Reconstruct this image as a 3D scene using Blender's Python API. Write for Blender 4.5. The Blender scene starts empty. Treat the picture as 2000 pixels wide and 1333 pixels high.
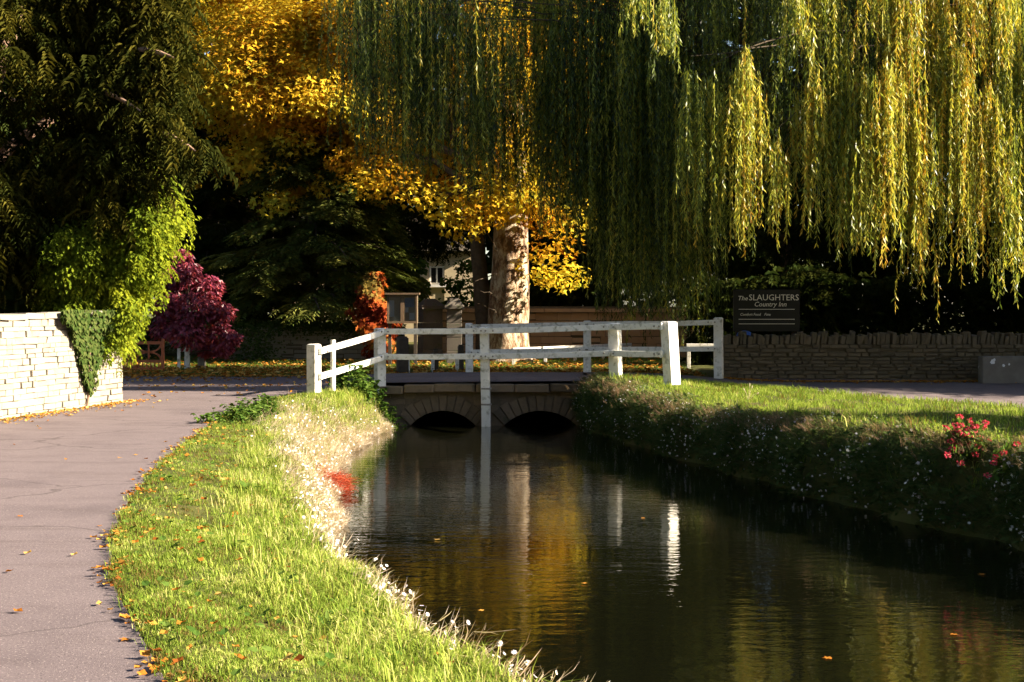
import bpy, bmesh, math, random
import numpy as np
from mathutils import Vector, Matrix
from mathutils.geometry import delaunay_2d_cdt

random.seed(7)
RNG = np.random.default_rng(7)
SC = bpy.context.scene
COL = SC.collection
rad = math.radians

# ------------------------------------------------------------------ camera, sky, sun, exposure
F_PX, HOR, EYE = 2778.0, 605.0, 1.65          # focal length in photo pixels, horizon row, eye height
cam_d = bpy.data.cameras.new('camera')
cam_d.lens = 50.0; cam_d.sensor_width = 36.0; cam_d.sensor_fit = 'HORIZONTAL'
cam_d.shift_y = -(666.5 - HOR) / 2000.0
cam_d.clip_start = 0.05; cam_d.clip_end = 2000.0
cam = bpy.data.objects.new('camera', cam_d); COL.objects.link(cam)
cam.location = (0, 0, EYE); cam.rotation_euler = (rad(90), 0, 0)
SC.camera = cam

SUN_AZ, SUN_EL = 7.0, 27.0                     # degrees: from the right, a little behind the camera
world = bpy.data.worlds.new('World'); SC.world = world; world.use_nodes = True
wn = world.node_tree.nodes; wl = world.node_tree.links
sky = wn.new('ShaderNodeTexSky'); sky.sky_type = 'NISHITA'; sky.sun_disc = False
sky.sun_elevation = rad(SUN_EL); sky.sun_rotation = rad(90 + SUN_AZ)
bg = wn['Background']; bg.inputs['Strength'].default_value = 0.05
wl.new(sky.outputs['Color'], bg.inputs['Color'])
sun_d = bpy.data.lights.new('sun', 'SUN'); sun_d.energy = 5.0; sun_d.angle = rad(0.5); sun_d.color = (1.0, 0.86, 0.66)
sun = bpy.data.objects.new('sun', sun_d); COL.objects.link(sun)
to_sun = Vector((math.cos(rad(SUN_EL)) * math.cos(rad(SUN_AZ)), -math.cos(rad(SUN_EL)) * math.sin(rad(SUN_AZ)), math.sin(rad(SUN_EL))))
sun.rotation_euler = to_sun.to_track_quat('Z', 'Y').to_euler(); sun.location = (20, -5, 15)
SC.view_settings.view_transform = 'Standard'; SC.view_settings.look = 'None'
SC.view_settings.gamma = 1.0; SC.view_settings.use_curve_mapping = False
SC.view_settings.exposure = 2.4
cy = SC.cycles
cy.max_bounces = 4; cy.diffuse_bounces = 2; cy.glossy_bounces = 2; cy.transmission_bounces = 3; cy.transparent_max_bounces = 6
cy.caustics_reflective = False; cy.caustics_refractive = False
cy.use_denoising = True; cy.use_adaptive_sampling = True; cy.adaptive_threshold = 0.02
try: cy.denoiser = 'OPENIMAGEDENOISE'
except Exception: pass

# ------------------------------------------------------------------ helpers
def at(px, py, Y):
    """photo pixel at depth Y -> world point"""
    return Vector(((px - 1000) * Y / F_PX, Y, EYE - (py - HOR) * Y / F_PX))
def gx(px, Y): return (px - 1000) * Y / F_PX
def gz(py, Y): return EYE - (py - HOR) * Y / F_PX

def tag(o, label=None, cat=None, group=None, kind=None):
    if label: o['label'] = label
    if cat: o['category'] = cat
    if group: o['group'] = group
    if kind: o['kind'] = kind
    return o
def thing(name, label, cat, loc=(0, 0, 0), group=None):
    o = bpy.data.objects.new(name, None); COL.objects.link(o); o.location = loc; o.empty_display_size = 0.2
    return tag(o, label, cat, group)
def link(name, me, parent=None, world_coords=True):
    o = bpy.data.objects.new(name, me); COL.objects.link(o)
    if parent is not None:
        o.parent = parent
        if world_coords:
            p = parent; off = Vector((0, 0, 0))
            while p is not None: off += p.location; p = p.parent
            o.location = -off
    return o
def mesh_np(name, V, F, mat, rnd=None, smooth=False):
    V = np.ascontiguousarray(V, dtype=np.float32); F = np.ascontiguousarray(F, dtype=np.int32)
    me = bpy.data.meshes.new(name); k = F.shape[1]
    me.vertices.add(len(V)); me.vertices.foreach_set('co', V.ravel())
    me.loops.add(F.size); me.loops.foreach_set('vertex_index', F.ravel())
    me.polygons.add(len(F)); me.polygons.foreach_set('loop_start', np.arange(0, F.size, k, dtype=np.int32))
    me.polygons.foreach_set('use_smooth', np.full(len(F), smooth, dtype=bool))
    if rnd is not None:
        a = me.attributes.new('rnd', 'FLOAT', 'POINT'); a.data.foreach_set('value', np.ascontiguousarray(rnd, dtype=np.float32))
    me.update(calc_edges=True)
    if mat: me.materials.append(mat)
    return me
class MB:
    """collects simple solids into one mesh"""
    def __init__(s): s.v = []; s.f = []
    def add(s, vs, fs):
        b = len(s.v); s.v += [tuple(v) for v in vs]; s.f += [tuple(i + b for i in f) for f in fs]; return s
    def box(s, c, size, rz=0.0, M=None):
        hx, hy, hz = size[0] / 2, size[1] / 2, size[2] / 2
        vs = [Vector((x, y, z)) for z in (-hz, hz) for y in (-hy, hy) for x in (-hx, hx)]
        R = M if M is not None else Matrix.Rotation(rz, 3, 'Z')
        vs = [R @ v + Vector(c) for v in vs]
        return s.add(vs, [(0, 2, 3, 1), (4, 5, 7, 6), (0, 1, 5, 4), (2, 6, 7, 3), (0, 4, 6, 2), (1, 3, 7, 5)])
    def bar(s, a, b, w, h, up=(0, 0, 1)):
        a = Vector(a); b = Vector(b); d = (b - a); L = d.length; d.normalize()
        x = d.cross(Vector(up)).normalized(); z = x.cross(d)
        R = Matrix((x, d, z)).transposed()
        return s.box((a + b) / 2, (w, L, h), M=R)
    def prism(s, poly, axis_off):
        """poly: list of Vector (closed outline), extruded by vector axis_off"""
        n = len(poly); off = Vector(axis_off)
        vs = list(poly) + [p + off for p in poly]
        fs = [tuple(range(n - 1, -1, -1)), tuple(range(n, 2 * n))] + [(i, (i + 1) % n, n + (i + 1) % n, n + i) for i in range(n)]
        return s.add(vs, fs)
    def cyl(s, a, b, r0, r1=None, n=8):
        r1 = r0 if r1 is None else r1
        a = Vector(a); b = Vector(b); d = (b - a).normalized()
        u = d.orthogonal().normalized(); w = d.cross(u)
        vs = []
        for c, r in ((a, r0), (b, r1)):
            for i in range(n):
                t = 2 * math.pi * i / n; vs.append(c + u * math.cos(t) * r + w * math.sin(t) * r)
        fs = [(i, (i + 1) % n, n + (i + 1) % n, n + i) for i in range(n)] + [tuple(range(n - 1, -1, -1)), tuple(range(n, 2 * n))]
        return s.add(vs, fs)
    def mesh(s, name, mat, smooth=False, bevel=0.0):
        me = bpy.data.meshes.new(name); me.from_pydata(s.v, [], s.f)
        bm = bmesh.new(); bm.from_mesh(me)
        bmesh.ops.recalc_face_normals(bm, faces=bm.faces)
        if bevel > 0:
            bmesh.ops.bevel(bm, geom=list(bm.edges), offset=bevel, segments=1, affect='EDGES')
        bm.to_mesh(me); bm.free()
        for p in me.polygons: p.use_smooth = smooth
        if mat: me.materials.append(mat)
        return me
    def part(s, name, mat, parent, **k): return link(name, s.mesh(name, mat, **k), parent)

def vnoise(x, y, seed=0.0):
    """cheap smooth pseudo-noise, about -1..1"""
    return (np.sin(1.7 * x + 2.3 * y + seed) + np.sin(-2.9 * x + 1.1 * y + 1.7 * seed + 1.3) + np.sin(4.1 * x + 3.7 * y + .6 * seed) * .6 + np.sin(-6.3 * x + 7.9 * y + 2.1 * seed) * .4) / 3.0
def norm(a): return a / np.maximum(np.linalg.norm(a, axis=-1, keepdims=True), 1e-9)
def frames(fwd, up):
    y = norm(fwd); x = norm(np.cross(y, up)); z = np.cross(x, y)
    return np.stack([x, y, z], axis=-1)
def rotz(a):
    c, s = np.cos(a), np.sin(a); R = np.zeros((len(a), 3, 3)); R[:, 0, 0] = c; R[:, 0, 1] = -s; R[:, 1, 0] = s; R[:, 1, 1] = c; R[:, 2, 2] = 1
    return R
def scatter(T, pos, R, s, rnd, rj=0.0):
    """T=(verts,tris[,per-vertex rnd offset]); returns V,F,rnd"""
    tv, tf = T[0], T[1]; n, k = len(pos), len(tv)
    s = np.asarray(s, float)
    if s.ndim == 1: s = s[:, None]
    L = tv[None] * s[:, None, :] if s.shape[1] == 3 else tv[None] * s[:, :, None]
    V = np.einsum('nij,nvj->nvi', R, L) + pos[:, None]
    F = (tf[None] + (np.arange(n) * k)[:, None, None]).reshape(-1, 3)
    r = np.repeat(np.asarray(rnd, float), k)
    if len(T) > 2: r = r + np.tile(T[2], n) * rj
    return V.reshape(-1, 3), F, np.clip(r, 0, 1)
def join(parts):
    Vs, Fs, Rs, b = [], [], [], 0
    for V, F, r in parts:
        Vs.append(V); Fs.append(F + b); Rs.append(r); b += len(V)
    return np.concatenate(Vs), np.concatenate(Fs), np.concatenate(Rs)
def rdir(n, rng=RNG): return norm(rng.normal(size=(n, 3)))
def tube_np(pts, radii, n=8, wob=0.0, seed=0):
    pts = np.asarray(pts, float); radii = np.asarray(radii, float); m = len(pts)
    tan = norm(np.gradient(pts, axis=0)); ref = np.array([0.31, 0.95, 0.1])
    u = norm(np.cross(tan, ref)); w = np.cross(tan, u)
    t = np.arange(n) * 2 * np.pi / n
    r = radii[:, None] * np.ones((1, n))
    if wob:
        zz = np.arange(m)[:, None] * .7
        r = r * (1 + wob * (np.sin(3 * t[None] + zz * .35 + seed) * .5 + np.sin(5 * t[None] - zz + seed) * .3 + np.sin(2 * t[None] + zz * 1.9) * .3))
    V = pts[:, None] + u[:, None] * (np.cos(t)[None] * r)[..., None] + w[:, None] * (np.sin(t)[None] * r)[..., None]
    i = np.arange(m - 1)[:, None] * n; j = np.arange(n)[None]; j2 = (j + 1) % n
    a, b, c, d = (i + j).ravel(), (i + j2).ravel(), (i + n + j2).ravel(), (i + n + j).ravel()
    F = np.concatenate([np.stack([a, b, c], 1), np.stack([a, c, d], 1)])
    return V.reshape(-1, 3), F, np.zeros(m * n)
def arc(a, b, sag, k=8, jit=0.0, rng=RNG):
    a = np.asarray(a, float); b = np.asarray(b, float); t = np.linspace(0, 1, k)[:, None]
    p = a + (b - a) * t; p[:, 2] += (sag * 4 * t * (1 - t))[:, 0]
    if jit: p[1:-1] += rng.normal(size=(k - 2, 3)) * jit
    return p

# ------------------------------------------------------------------ materials
def nodes_of(name):
    m = bpy.data.materials.new(name); m.use_nodes = True
    nt = m.node_tree; nt.nodes.clear()
    out = nt.nodes.new('ShaderNodeOutputMaterial')
    return m, nt, out
def ramp(nt, cols, src, lo=0.0, hi=1.0):
    r = nt.nodes.new('ShaderNodeValToRGB'); e = r.color_ramp.elements
    while len(e) < len(cols): e.new(0.5)
    for i, c in enumerate(cols):
        e[i].position = lo + (hi - lo) * i / max(1, len(cols) - 1); e[i].color = (*c, 1)
    nt.links.new(src, r.inputs['Fac']); return r.outputs['Color']
def noise(nt, scale, detail=6, rough=0.6, vec=None):
    n = nt.nodes.new('ShaderNodeTexNoise'); n.inputs['Scale'].default_value = scale; n.inputs['Detail'].default_value = detail; n.inputs['Roughness'].default_value = rough
    if vec is None:
        g = nt.nodes.new('ShaderNodeNewGeometry'); vec = g.outputs['Position']
    nt.links.new(vec, n.inputs['Vector']); return n.outputs['Fac']
def mix(nt, a, b, fac, mode='MIX'):
    m = nt.nodes.new('ShaderNodeMix'); m.data_type = 'RGBA'; m.blend_type = mode
    for s, v in ((6, a), (7, b)):
        if isinstance(v, tuple): m.inputs[s].default_value = (*v, 1)
        else: nt.links.new(v, m.inputs[s])
    if isinstance(fac, (int, float)): m.inputs[0].default_value = fac
    else: nt.links.new(fac, m.inputs[0])
    return m.outputs[2]
def surface(name, cols, scale=4, rough=0.8, bump=0.3, bscale=40, spread=(0.3, 0.7), speck=None, objrand=None, dist=0.01, spec=0.3):
    m, nt, out = nodes_of(name); b = nt.nodes.new('ShaderNodeBsdfPrincipled'); nt.links.new(b.outputs[0], out.inputs[0])
    c = ramp(nt, cols, noise(nt, scale), *spread)
    if speck:
        c = mix(nt, c, speck[0], ramp(nt, [(0, 0, 0), (1, 1, 1)], noise(nt, speck[1], 3), speck[2], speck[3]))
    if objrand:
        oi = nt.nodes.new('ShaderNodeObjectInfo')
        c = mix(nt, c, ramp(nt, objrand, oi.outputs['Random']), 0.65)
    nt.links.new(c, b.inputs['Base Color']); b.inputs['Roughness'].default_value = rough; b.inputs['Specular IOR Level'].default_value = spec
    bp = nt.nodes.new('ShaderNodeBump'); bp.inputs['Strength'].default_value = bump; bp.inputs['Distance'].default_value = dist
    nt.links.new(noise(nt, bscale, 8, 0.7), bp.inputs['Height']); nt.links.new(bp.outputs[0], b.inputs['Normal'])
    return m
def leafmat(name, cols, trans=0.35, rough=0.55, spec=0.25, pos=None, tint=1.15):
    m, nt, out = nodes_of(name)
    at_ = nt.nodes.new('ShaderNodeAttribute'); at_.attribute_name = 'rnd'
    c = ramp(nt, cols, at_.outputs['Fac'])
    if pos:
        for e, p in zip(c.node.color_ramp.elements, pos): e.position = p
    if spec > .3:
        b = nt.nodes.new('ShaderNodeBsdfPrincipled'); b.inputs['Roughness'].default_value = rough; b.inputs['Specular IOR Level'].default_value = spec
    else: b = nt.nodes.new('ShaderNodeBsdfDiffuse')
    nt.links.new(c, b.inputs[0])
    t = nt.nodes.new('ShaderNodeBsdfTranslucent')
    nt.links.new(mix(nt, c, (tint, tint, tint * .7), 1.0, 'MULTIPLY'), t.inputs['Color'])
    mx = nt.nodes.new('ShaderNodeMixShader'); mx.inputs[0].default_value = trans
    nt.links.new(b.outputs[0], mx.inputs[1]); nt.links.new(t.outputs[0], mx.inputs[2]); nt.links.new(mx.outputs[0], out.inputs[0])
    return m

MAT = {}
def asphalt_mat():
    m, nt, out = nodes_of('asphalt'); b = nt.nodes.new('ShaderNodeBsdfPrincipled'); nt.links.new(b.outputs[0], out.inputs[0])
    c = ramp(nt, [(0.09, 0.07, 0.076), (0.13, 0.103, 0.108), (0.11, 0.086, 0.092)], noise(nt, 0.7), .3, .7)
    g = nt.nodes.new('ShaderNodeNewGeometry'); mp = nt.nodes.new('ShaderNodeMapping'); mp.inputs['Scale'].default_value = (.5, 2.6, 1); mp.inputs['Rotation'].default_value = (0, 0, .25); nt.links.new(g.outputs['Position'], mp.inputs['Vector'])
    c = mix(nt, c, (0.075, 0.056, 0.056), ramp(nt, [(0, 0, 0), (.7, .7, .7)], noise(nt, 1.3, 6, .6, mp.outputs[0]), .52, .72))
    c = mix(nt, c, (0.3, 0.25, 0.235), ramp(nt, [(0, 0, 0), (1, 1, 1)], noise(nt, 75, 2, .5), .6, .72))
    c = mix(nt, c, (0.03, 0.024, 0.024), ramp(nt, [(0, 0, 0), (1, 1, 1)], noise(nt, 62, 2, .5), .6, .74))
    v = nt.nodes.new('ShaderNodeTexVoronoi'); v.feature = 'DISTANCE_TO_EDGE'; v.inputs['Scale'].default_value = .33; w = nt.nodes.new('ShaderNodeVectorMath'); w.operation = 'ADD'
    nz = nt.nodes.new('ShaderNodeTexNoise'); nz.inputs['Scale'].default_value = 1.2; nz.inputs['Detail'].default_value = 5; nt.links.new(g.outputs['Position'], nz.inputs['Vector']); nt.links.new(nz.outputs['Color'], w.inputs[0]); nt.links.new(g.outputs['Position'], w.inputs[1]); nt.links.new(w.outputs[0], v.inputs['Vector'])
    c = mix(nt, (0.035, 0.027, 0.026), c, ramp(nt, [(.35, .35, .35), (1, 1, 1)], v.outputs['Distance'], 0.002, 0.007))
    nt.links.new(c, b.inputs['Base Color']); b.inputs['Roughness'].default_value = 0.9; b.inputs['Specular IOR Level'].default_value = 0.25
    bp = nt.nodes.new('ShaderNodeBump'); bp.inputs['Strength'].default_value = .7; bp.inputs['Distance'].default_value = .006; nt.links.new(noise(nt, 110, 6, .7), bp.inputs['Height']); nt.links.new(bp.outputs[0], b.inputs['Normal'])
    return m
MAT['asphalt'] = asphalt_mat()
MAT['ground'] = surface('ground', [(0.045, 0.05, 0.015), (0.07, 0.075, 0.02), (0.075, 0.055, 0.025)], 2.2, 0.95, 0.6, 30, dist=0.03, spec=0.1)
MAT['cream'] = surface('cream_stone', [(0.22, 0.195, 0.155), (0.26, 0.235, 0.19), (0.2, 0.17, 0.125)], 3.0, 0.9, 0.8, 35, objrand=[(0.21, 0.185, 0.145), (0.265, 0.24, 0.2), (0.23, 0.2, 0.15)], dist=0.012, speck=((0.1, 0.085, 0.055), 13, 0.64, 0.74))
MAT['drystone'] = surface('grey_stone', [(0.1, 0.08, 0.052), (0.17, 0.135, 0.085), (0.08, 0.065, 0.042)], 5.0, 0.92, 0.6, 40, objrand=[(0.055, 0.046, 0.03), (0.14, 0.108, 0.068), (0.09, 0.07, 0.046)], dist=0.015, speck=((0.07, 0.075, 0.035), 7, 0.56, 0.7))
MAT['mortar'] = surface('wall_core', [(0.1, 0.085, 0.06), (0.15, 0.125, 0.085)], 9, 0.95, 0.5, 40)
MAT['cream_core'] = surface('cream_core', [(0.13, 0.11, 0.075), (0.18, 0.15, 0.105)], 9, 0.95, 0.5, 40)
MAT['bridge'] = surface('bridge_stone', [(0.1, 0.072, 0.044), (0.18, 0.125, 0.075), (0.08, 0.058, 0.036)], 5, 0.9, 0.6, 30, objrand=[(0.09, 0.066, 0.04), (0.2, 0.14, 0.085), (0.13, 0.095, 0.058)], dist=0.015, speck=((0.05, 0.055, 0.025), 6, 0.55, 0.7))
MAT['ashlar'] = surface('ashlar', [(0.3, 0.19, 0.1), (0.42, 0.29, 0.17)], 3, 0.9, 0.4, 30, objrand=[(0.28, 0.17, 0.09), (0.45, 0.31, 0.19), (0.34, 0.22, 0.12)])
MAT['pier'] = surface('pier_stone', [(0.085, 0.072, 0.06), (0.13, 0.112, 0.092)], 3, 0.9, 0.4, 40, speck=((0.08, 0.085, 0.05), 6, 0.55, 0.7))
MAT['white'] = surface('white_paint', [(0.8, 0.77, 0.7), (0.76, 0.73, 0.66), (0.82, 0.8, 0.75)], 6, 0.6, 0.4, 50, speck=((0.36, 0.34, 0.25), 9, 0.52, 0.72), dist=0.006)
MAT['metal'] = surface('galvanised', [(0.35, 0.33, 0.3), (0.2, 0.16, 0.12)], 30, 0.55, 0.1, 80)
MAT['dark_wood'] = surface('dark_wood', [(0.05, 0.04, 0.03), (0.085, 0.065, 0.045)], 12, 0.8, 0.4, 60)
MAT['board_wood'] = surface('board_wood', [(0.16, 0.1, 0.06), (0.22, 0.15, 0.09)], 12, 0.6, 0.3, 60)
MAT['pin_board'] = surface('pin_board', [(0.5, 0.42, 0.3), (0.58, 0.5, 0.37)], 20, 0.9, 0.1, 60)
MAT['paper'] = surface('paper', [(0.78, 0.79, 0.82), (0.82, 0.82, 0.83)], 3, 0.7, 0.05, 60)
MAT['blue_paper'] = surface('blue_paper', [(0.2, 0.26, 0.42), (0.4, 0.45, 0.6), (0.16, 0.2, 0.32)], 30, 0.6, 0.05, 60)
MAT['gate'] = surface('red_gate', [(0.33, 0.085, 0.035), (0.42, 0.13, 0.05)], 9, 0.55, 0.2, 60)
MAT['yew_bark'] = surface('yew_bark', [(0.16, 0.09, 0.06), (0.3, 0.2, 0.14)], 9, 0.9, 0.6, 25, dist=0.03)
MAT['bark'] = surface('dark_bark', [(0.05, 0.037, 0.025), (0.1, 0.075, 0.05)], 6, 0.95, 0.8, 18, dist=0.04)
MAT['twig'] = surface('twig', [(0.22, 0.16, 0.05), (0.3, 0.2, 0.06)], 4, 0.8, 0.2, 40)
MAT['sign'] = surface('sign_black', [(0.005, 0.005, 0.005), (0.009, 0.009, 0.008)], 8, 0.4, 0.1, 60)
MAT['gold'] = surface('sign_letter', [(0.75, 0.7, 0.6), (0.8, 0.76, 0.66)], 8, 0.5, 0.05, 60)
MAT['blue'] = surface('blue_cover', [(0.04, 0.11, 0.4), (0.06, 0.15, 0.5)], 5, 0.5, 0.1, 30)
MAT['house'] = surface('house_stone', [(0.5, 0.4, 0.25), (0.6, 0.5, 0.33)], 2, 0.9, 0.4, 15)
MAT['roof'] = surface('roof_stone', [(0.07, 0.058, 0.042), (0.1, 0.082, 0.06)], 3, 0.9, 0.5, 14)
MAT['slab'] = surface('slab', [(0.13, 0.115, 0.1), (0.19, 0.17, 0.145)], 4, 0.9, 0.4, 50, speck=((0.5, 0.48, 0.45), 3.1, 0.68, 0.7))
MAT['soil'] = surface('soil', [(0.035, 0.028, 0.018), (0.055, 0.045, 0.028)], 6, 0.95, 0.6, 30)

def bark_plane():
    m, nt, out = nodes_of('plane_bark'); b = nt.nodes.new('ShaderNodeBsdfPrincipled'); nt.links.new(b.outputs[0], out.inputs[0])
    g = nt.nodes.new('ShaderNodeNewGeometry'); mp = nt.nodes.new('ShaderNodeMapping'); mp.inputs['Scale'].default_value = (1, 1, 0.45)
    nt.links.new(g.outputs['Position'], mp.inputs['Vector'])
    c = ramp(nt, [(0.06, 0.035, 0.018), (0.17, 0.09, 0.04), (0.34, 0.27, 0.18), (0.46, 0.39, 0.29)], noise(nt, 4.2, 10, 0.75, mp.outputs[0]), 0.4, 0.6)
    nt.links.new(c, b.inputs['Base Color']); b.inputs['Roughness'].default_value = 0.9
    bp = nt.nodes.new('ShaderNodeBump'); bp.inputs['Strength'].default_value = 1.0; bp.inputs['Distance'].default_value = 0.09
    nt.links.new(noise(nt, 14, 8, 0.7, mp.outputs[0]), bp.inputs['Height']); nt.links.new(bp.outputs[0], b.inputs['Normal'])
    return m
MAT['plane_bark'] = bark_plane()
def water_mat():
    m, nt, out = nodes_of('stream_water'); b = nt.nodes.new('ShaderNodeBsdfPrincipled'); nt.links.new(b.outputs[0], out.inputs[0])
    b.inputs['Base Color'].default_value = (0.003, 0.0032, 0.0015, 1); b.inputs['Roughness'].default_value = 0.02; b.inputs['IOR'].default_value = 1.4
    g = nt.nodes.new('ShaderNodeNewGeometry')
    def mapped(s):
        mp = nt.nodes.new('ShaderNodeMapping'); mp.inputs['Scale'].default_value = s; nt.links.new(g.outputs['Position'], mp.inputs['Vector']); return mp.outputs[0]
    h1 = noise(nt, 1.0, 3, 0.5, mapped((3.0, 7.0, 1))); h2 = noise(nt, 1.0, 2, 0.5, mapped((14, 26, 1))); h3 = noise(nt, 1.0, 1, 0.5, mapped((0.5, 0.8, 1)))
    ma = nt.nodes.new('ShaderNodeMath'); ma.operation = 'MULTIPLY_ADD'; ma.inputs[1].default_value = 0.22
    nt.links.new(h2, ma.inputs[0]); nt.links.new(h1, ma.inputs[2])
    mm = nt.nodes.new('ShaderNodeMath'); mm.operation = 'MULTIPLY'; nt.links.new(ma.outputs[0], mm.inputs[0])
    rr = nt.nodes.new('ShaderNodeMapRange'); rr.inputs[1].default_value = 0.35; rr.inputs[2].default_value = 0.65; rr.inputs[3].default_value = 0.5; rr.inputs[4].default_value = 1.2
    nt.links.new(h3, rr.inputs[0]); nt.links.new(rr.outputs[0], mm.inputs[1])
    bp = nt.nodes.new('ShaderNodeBump'); bp.inputs['Strength'].default_value = 0.21; bp.inputs['Distance'].default_value = 0.02
    nt.links.new(mm.outputs[0], bp.inputs['Height']); nt.links.new(bp.outputs[0], b.inputs['Normal'])
    return m
MAT['water'] = water_mat()
def glass_mat():
    m, nt, out = nodes_of('pane_glass'); t = nt.nodes.new('ShaderNodeBsdfTransparent'); g = nt.nodes.new('ShaderNodeBsdfGlossy'); g.inputs['Roughness'].default_value = 0.02
    fr = nt.nodes.new('ShaderNodeFresnel'); mx = nt.nodes.new('ShaderNodeMixShader')
    nt.links.new(fr.outputs[0], mx.inputs[0]); nt.links.new(t.outputs[0], mx.inputs[1]); nt.links.new(g.outputs[0], mx.inputs[2]); nt.links.new(mx.outputs[0], out.inputs[0])
    return m
MAT['glass'] = glass_mat()
# foliage
MAT['grass'] = leafmat('grass_blades', [(0.17, 0.11, 0.04), (0.08, 0.12, 0.016), (0.155, 0.235, 0.032), (0.31, 0.365, 0.07), (0.54, 0.48, 0.21)], 0.35, pos=(0, .1, .36, .68, 1))
MAT['lawn'] = leafmat('lawn_blades', [(0.05, 0.09, 0.012), (0.1, 0.14, 0.02), (0.14, 0.16, 0.03)], 0.3)
MAT['litter'] = leafmat('litter', [(0.16, 0.05, 0.012), (0.34, 0.13, 0.02), (0.45, 0.24, 0.05), (0.5, 0.36, 0.12)], 0.2)
MAT['willow'] = leafmat('willow_leaf', [(0.014, 0.028, 0.007), (0.075, 0.11, 0.017), (0.27, 0.31, 0.045), (0.5, 0.43, 0.055), (0.42, 0.22, 0.02)], 0.38, 0.42, 0.31)  # dark end serves strands painted as shaded, bright end those painted as lit
MAT['golden'] = leafmat('golden_leaf', [(0.26, 0.085, 0.01), (0.48, 0.25, 0.018), (0.6, 0.39, 0.028), (0.56, 0.44, 0.045), (0.34, 0.36, 0.04)], 0.4)
MAT['yellowgreen'] = leafmat('yellowgreen_leaf', [(0.12, 0.13, 0.02), (0.36, 0.28, 0.02), (0.45, 0.26, 0.02), (0.4, 0.34, 0.03)], 0.4)
MAT['yew'] = leafmat('yew_leaf', [(0.011, 0.016, 0.004), (0.032, 0.036, 0.007), (0.085, 0.073, 0.011)], 0.15)
MAT['cedar'] = leafmat('cedar_leaf', [(0.03, 0.05, 0.011), (0.09, 0.11, 0.024), (0.17, 0.165, 0.04)], 0.15)
MAT['ivy'] = leafmat('hedge_leaf', [(0.035, 0.06, 0.008), (0.13, 0.175, 0.015), (0.32, 0.34, 0.025)], 0.35)
MAT['ivy_dark'] = leafmat('ivy_leaf', [(0.022, 0.045, 0.01), (0.05, 0.075, 0.018), (0.085, 0.1, 0.03)], 0.2)
MAT['purple'] = leafmat('purple_leaf', [(0.06, 0.01, 0.022), (0.16, 0.022, 0.05), (0.28, 0.05, 0.08), (0.34, 0.045, 0.035)], 0.3, 0.4, 0.4)
MAT['creeper'] = leafmat('creeper_leaf', [(0.15, 0.022, 0.012), (0.28, 0.05, 0.018), (0.4, 0.11, 0.026), (0.16, 0.12, 0.03)], 0.3)
MAT['nettle'] = leafmat('broad_leaf', [(0.04, 0.085, 0.015), (0.08, 0.14, 0.025), (0.14, 0.2, 0.04)], 0.35)
MAT['fleabane'] = leafmat('fleabane_leaf', [(0.03, 0.06, 0.018), (0.07, 0.105, 0.032), (0.11, 0.115, 0.045), (0.22, 0.15, 0.09)], 0.25)
MAT['petal'] = leafmat('petal', [(0.62, 0.5, 0.52), (0.8, 0.76, 0.74), (0.82, 0.8, 0.78)], 0.2, tint=1.0)
MAT['yolk'] = leafmat('daisy_centre', [(0.4, 0.25, 0.02), (0.5, 0.33, 0.03)], .1)
MAT['dry'] = leafmat('dry_stem', [(0.32, 0.22, 0.13), (0.5, 0.4, 0.28), (0.66, 0.56, 0.45)], 0.3, tint=1.0)
MAT['drypink'] = leafmat('pink_dry_stem', [(0.14, 0.1, 0.05), (0.28, 0.18, 0.12), (0.42, 0.29, 0.22)], 0.3, tint=1.0)
MAT['redstem'] = leafmat('red_stem', [(0.2, 0.02, 0.012), (0.36, 0.05, 0.025), (0.45, 0.12, 0.06)], 0.25)
MAT['valerian'] = leafmat('valerian_flower', [(0.4, 0.03, 0.06), (0.55, 0.06, 0.1), (0.6, 0.12, 0.15)], 0.25)
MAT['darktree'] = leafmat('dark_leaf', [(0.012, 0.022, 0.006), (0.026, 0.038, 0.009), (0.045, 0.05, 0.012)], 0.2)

# ------------------------------------------------------------------ leaf and blade templates (length along +Y, face up +Z)
def T(v, f, r=None):
    v = np.array(v, float); f = np.array(f, int)
    return (v, f) if r is None else (v, f, np.array(r, float))
T_LEAF = T([(0, 0, 0), (-.28, .45, .06), (0, 1, -.05), (.28, .45, .06)], [(0, 1, 2), (0, 2, 3)])
T_BROAD = T([(0, 0, 0), (-.45, .3, .05), (-.3, .75, .03), (0, 1, -.1), (.3, .75, .03), (.45, .3, .05), (0, .45, -.03)], [(0, 6, 1), (1, 6, 2), (2, 6, 3), (3, 6, 4), (4, 6, 5), (5, 6, 0)])
T_LITTER = T([(0, 0, 0.03), (-.4, .25, .22), (-.3, .75, .12), (0, 1, .3), (.3, .75, .1), (.42, .3, .25), (0, .5, 0)], [(0, 6, 1), (1, 6, 2), (2, 6, 3), (3, 6, 4), (4, 6, 5), (5, 6, 0)])
T_MAPLE = T([(0, 0, 0), (-.5, .12, .02), (-.22, .38, 0), (-.5, .68, .05), (-.12, .68, 0), (0, 1.05, -.08), (.12, .68, 0), (.5, .68, .05), (.22, .38, 0), (.5, .12, .02)],
            [(0, 1, 2), (2, 3, 4), (4, 5, 6), (6, 7, 8), (8, 9, 0), (0, 2, 8), (2, 4, 8), (4, 6, 8)])
T_MAP5 = T([(0, 0, 0), (-.58, .42, .04), (-.2, .52, 0), (0, 1.05, -.08), (.2, .52, 0), (.58, .42, .04)], [(0, 1, 2), (0, 2, 3), (0, 3, 4), (0, 4, 5)])
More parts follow.
